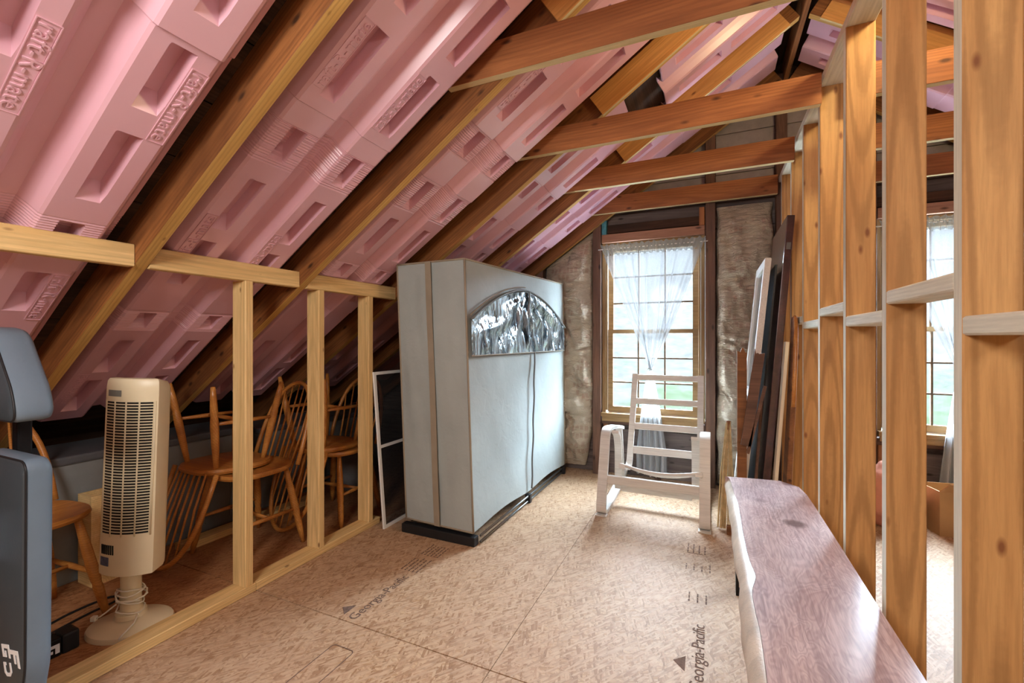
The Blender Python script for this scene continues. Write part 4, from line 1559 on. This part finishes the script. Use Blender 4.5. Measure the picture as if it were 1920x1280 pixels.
# slanted block letters F, G, D laid on their side near the foot of the back pad
FL = [[(0, 0), (0.010, 0), (0.016, 0.034), (0.045, 0.034), (0.048, 0.044), (0.008, 0.044)], [(0.014, 0.018), (0.034, 0.018), (0.036, 0.026), (0.015, 0.026)]]
GL = [[(0, 0), (0.030, 0), (0.033, 0.020), (0.018, 0.020), (0.017, 0.014), (0.024, 0.014), (0.023, 0.008), (0.010, 0.008), (0.014, 0.032), (0.036, 0.032), (0.038, 0.040), (0.006, 0.040)]]
DL = [[(0, 0), (0.024, 0), (0.034, 0.010), (0.036, 0.030), (0.028, 0.040), (0.006, 0.040), (0.0045, 0.032), (0.024, 0.032), (0.028, 0.028), (0.026, 0.012), (0.022, 0.008), (0.008, 0.008), (0.009, 0.014), (0.002, 0.014)]]
yl = PY0 - 0.0008
def lay(px, pz, s=1.0):
    return frame((px - WB.x, yl - WB.y, pz), (0.35 * s, 0, -0.94 * s), (0.94 * s, 0, 0.35 * s), (0, -1, 0))
logo(FL, lay(-1.778, 0.290, 1.15), back)
logo(GL, lay(-1.828, 0.292, 1.15), back)
logo(DL, lay(-1.815, 0.245, 1.15), back)
MB().box((-1.985, 0.62, 0.06), (-1.945, 0.655, 1.10)).shift(-WB).obj('spine_tube', M['dark_steel'], wb, bevel=0.006)
for bz0, by0 in ((0.40, 0.6125), (0.98, 0.6185)):
    MB().box((-1.98, by0, bz0), (-1.95, 0.621, bz0 + 0.06)).shift(-WB).obj('pad_bracket', M['dark_steel'], wb)
MB().tube([(-1.965, 0.64, 0.10), (-2.08, 0.61, 0.085), (-2.19, 0.58, 0.04)], 0.022, 10).shift(-WB).obj('link_tube', M['dark_steel'], wb, smooth=True)
st = MB().box((-2.222, 0.38, 0.0), (-2.162, 0.803, 0.066)).shift(-WB).obj('stabilizer', M['dark_steel'], wb, bevel=0.006)
MB().box((-2.226, 0.804, 0.0), (-2.158, 0.853, 0.071)).shift(-WB).obj('end_cap', M['black'], wb, bevel=0.008)
FP = [[(0, 0), (0.012, 0), (0.012, 0.022), (0.046, 0.022), (0.046, 0.033), (0.0, 0.033)], [(0.018, 0.004), (0.044, 0.004), (0.044, 0.014), (0.018, 0.014)]]
logo(FP, frame((-2.1612 - WB.x, 0.797 - WB.y, 0.014), (0, -1, 0), (0, 0, 1), (1, 0, 0)), wb)
MB().box((-2.06, 0.60, 0.0), (-1.993, 0.67, 0.062)).shift(-WB).obj('front_foot', M['black'], wb, bevel=0.006)

# ---- storage totes and lumber in the dark behind the chairs
M['tote'] = plain('grey_tote_plastic', srgb(126, 130, 130), 0.45, var=0.08)
M['tote_lid'] = plain('black_tote_lid', srgb(84, 86, 90), 0.4, var=0.08)


def tote(loc, w, d, h, rz, label):
    T = thing('storage_tote', label, 'tote', loc, rz, 'storage totes under the eave')
    mb = MB()
    k = 0.93
    vs = [(-w / 2 * k, -d / 2 * k, 0), (w / 2 * k, -d / 2 * k, 0), (w / 2 * k, d / 2 * k, 0), (-w / 2 * k, d / 2 * k, 0), (-w / 2, -d / 2, h), (w / 2, -d / 2, h), (w / 2, d / 2, h), (-w / 2, d / 2, h)]
    mb.add(vs, [(0, 3, 2, 1), (4, 5, 6, 7), (0, 1, 5, 4), (1, 2, 6, 5), (2, 3, 7, 6), (3, 0, 4, 7)])
    mb.obj('tub', M['tote'], T, bevel=0.012)
    MB().box((-w / 2 - 0.012, -d / 2 - 0.012, h - 0.005), (w / 2 + 0.012, d / 2 + 0.012, h + 0.035)).obj('lid', M['tote_lid'], T, bevel=0.01)
    for q in (-0.5, 0, 0.5):
        MB().box((-w / 2 + 0.0, q * d * 0.6 - 0.012, 0.05), (-w / 2 * 0.965 + 0.0, q * d * 0.6 + 0.012, h - 0.06)).obj('rib', M['tote'], T) if False else None
        MB().box((w / 2 * 0.95, q * d * 0.6 - 0.012, 0.05), (w / 2 * 0.985, q * d * 0.6 + 0.012, h - 0.06)).obj('rib', M['tote'], T)
    return T


tote((-2.93, 0.52, 0), 0.36, 0.50, 0.55, 0.0, 'grey storage tote with black lid at the far left under the eave')
tote((-2.93, 1.10, 0), 0.36, 0.50, 0.57, 0.02, 'grey storage tote with black lid behind the tower fan')
tote((-2.93, 1.68, 0), 0.36, 0.50, 0.56, -0.02, 'grey storage tote with black lid behind the first chair stack')
tote((-2.95, 2.30, 0), 0.36, 0.55, 0.52, 0.01, 'grey storage tote with black lid behind the second chair stack')
tote((-2.95, 2.95, 0), 0.36, 0.60, 0.50, 0.0, 'grey storage tote with black lid behind the leaning screen')
M['plastic_bag'] = fabric('clear_plastic_bag', srgb(120, 122, 124), 0.25, 0.6)


def bag(loc, rx, ry, rz_, label, mat, seed):
    mb = MB()
    nu, nv = 26, 16
    def f(i, j):
        a = 2 * math.pi * i / nu
        b = math.pi * j / nv
        d = Vector((math.sin(b) * math.cos(a), math.sin(b) * math.sin(a), math.cos(b)))
        k = 1 + 0.16 * noise.noise(d * 2.4 + Vector((seed, 0, 0))) + 0.07 * noise.noise(d * 7 + Vector((seed, 3, 0)))
        p = Vector((d.x * rx * k, d.y * ry * k, d.z * rz_ * k + rz_ * 0.92))
        p.z = max(p.z, 0.0)
        return p
    mb.grid(f, list(range(nu + 1)), list(range(nv + 1)))
    me = mb.mesh('storage_bag', mat, smooth=True)
    o = link('storage_bag', me, None, Matrix.Translation(loc))
    return tag(o, label, 'bag')


bag((-2.52, 2.62, 0), 0.17, 0.16, 0.17, 'grey plastic bag on the floor behind the leaning window screen', M['plastic_bag'], 2)
bx = thing('wooden_box', 'small open pine box behind the tower fan', 'box', (-2.680, 1.165, 0))
w_, d_, h_ = 0.12, 0.18, 0.42
for nm, a, b in (('side', (-w_ / 2, -d_ / 2, 0), (-w_ / 2 + 0.014, d_ / 2, h_)), ('side', (w_ / 2 - 0.014, -d_ / 2, 0), (w_ / 2, d_ / 2, h_)), ('front', (-w_ / 2 + 0.014, -d_ / 2, 0), (w_ / 2 - 0.014, -d_ / 2 + 0.014, h_)), ('front', (-w_ / 2 + 0.014, d_ / 2 - 0.014, 0), (w_ / 2 - 0.014, d_ / 2, h_)), ('bottom', (-w_ / 2 + 0.014, -d_ / 2 + 0.014, 0), (w_ / 2 - 0.014, d_ / 2 - 0.014, 0.012))):
    MB().box(a, b).obj(nm, M['pine'], bx)
lb = lumber('pine_offcut', (-2.64, 1.46, 0.019), (-2.60, 2.35, 0.019), 0.089, 0.038, M['pine'], None, side=(1, 0, 0))
lb.name = 'pine_offcut'
tag(lb, 'pine two-by-four lying on the floor behind the stacked chairs', 'lumber')
M['black_cord'] = plain('black_cord', srgb(30, 28, 28), 0.5, var=0.1)
cpts = smooth_line([(-2.30, 0.52, 0.005), (-2.36, 0.70, 0.005), (-2.43, 0.87, 0.005), (-2.45, 0.97, 0.005), (-2.44, 1.07, 0.005), (-2.385, 1.065, 0.005), (-2.375, 0.97, 0.005), (-2.35, 0.85, 0.005), (-2.30, 0.70, 0.005)], 5)
o = MB().tube(cpts, 0.0045, 6).obj('power_cord', M['black_cord'], None, smooth=True)
tag(o, 'black power cord looped on the floor by the weight bench', 'cord')

# ---- beyond the partition
M['kraft_box'] = plain('cardboard', srgb(176, 138, 96), 0.75, var=0.08)
bag((1.02, 3.46, 0), 0.15, 0.15, 0.20, 'salmon cloth bag under the far window beyond the partition', plain('salmon_cloth', srgb(206, 138, 116), 0.8, var=0.15), 9)
cb = thing('cardboard_box', 'open cardboard box beside the curtain tail under the far window', 'box', (1.335, 3.52, 0), 0.2)
for a, b in (((-0.13, -0.10, 0), (-0.124, 0.10, 0.26)), ((0.124, -0.10, 0), (0.13, 0.10, 0.26)), ((-0.124, -0.10, 0), (0.124, -0.094, 0.26)), ((-0.124, 0.094, 0), (0.124, 0.10, 0.26))):
    MB().box(a, b).obj('side', M['kraft_box'], cb)
MB().box((-0.124, -0.094, 0), (0.124, 0.094, 0.006)).obj('bottom', M['kraft_box'], cb)
MB().box((-0.13, -0.003, -0.0), (0.13, 0.003, 0.11), Matrix.Translation((0, -0.10, 0.26)) @ Matrix.Rotation(0.9, 4, 'X')).obj('flap', M['kraft_box'], cb)

# ================================================================== PRINT ON THE FLOOR SHEETS
M['ink'] = plain('stamp_ink', srgb(112, 92, 82), 0.95, var=0.3, scale=90, spec=0.0)
sheets = [c for c in floor.children if c.name.startswith('strand_board_sheet')]


def sheet_at(x, y):
    for i in range(len(xs) - 1):
        for j in range(len(ys) - 1):
            if xs[i] <= x < xs[i + 1] and ys[j] <= y < ys[j + 1]:
                return sheets[i * (len(ys) - 1) + j]


def stamp(txt, x, y, size, sp=1.0):
    """Reads along +Y with its head toward -X."""
    me = text_mesh(txt, size, 0.0001, M['ink'], sp)
    link('printed_lettering', me, sheet_at(x, y), frame((x, y, 0.0008), (0, 1, 0), (-1, 0, 0), (0, 0, 1)))


def mark(poly, parent_xy):
    MB().prism(poly, 0.0003, 0.0009, 'Z').obj('printed_mark', M['ink'], sheet_at(*parent_xy))


stamp('Georgia-Pacific', -1.352, 1.575, 0.064, 0.95)
mark([(-1.400, 1.405), (-1.400, 1.475), (-1.445, 1.440)], (-1.39, 1.45))
stamp('Georgia-Pacific', -0.040, 1.755, 0.066, 0.95)
mark([(-0.082, 1.648), (-0.082, 1.728), (-0.122, 1.690)], (-0.10, 1.69))
r3 = random.Random(11)
for (x0, x1, ya, yb, rows_) in ((-1.42, -1.33, 1.80, 1.92, 5), (-1.42, -1.32, 1.97, 2.08, 6), (-0.115, -0.03, 2.585, 2.68, 4), (-0.115, -0.005, 2.39, 2.45, 4), (-0.09, -0.02, 2.10, 2.16, 3)):
    for q in range(rows_):
        x = x0 + (x1 - x0) * q / max(1, rows_ - 1)
        y = ya
        mb = MB()
        while y < yb:
            L_ = r3.uniform(0.008, 0.028)
            mb.prism([(x, y), (x + 0.006, y), (x + 0.006, y + L_), (x, y + L_)], 0.0003, 0.0008, 'Z')
            y += L_ + r3.uniform(0.003, 0.010)
        mb.obj('printed_mark', M['ink'], sheet_at((x0 + x1) / 2, (ya + yb) / 2))
mark([(-0.115, 2.575), (-0.035, 2.575), (-0.035, 2.579), (-0.115, 2.579)], (-0.1, 2.58))
rr_ = rounded([(-1.299, 0.72), (-1.198, 0.72), (-1.198, 1.253), (-1.299, 1.253)], 0.018)
cl = [Vector((x, y, 0.0008)) for x, y in rr_]
MB().tube(cl, 0.0018, 4, closed=True, flat=0.3).obj('printed_mark', M['ink'], sheet_at(-1.25, 1.0))
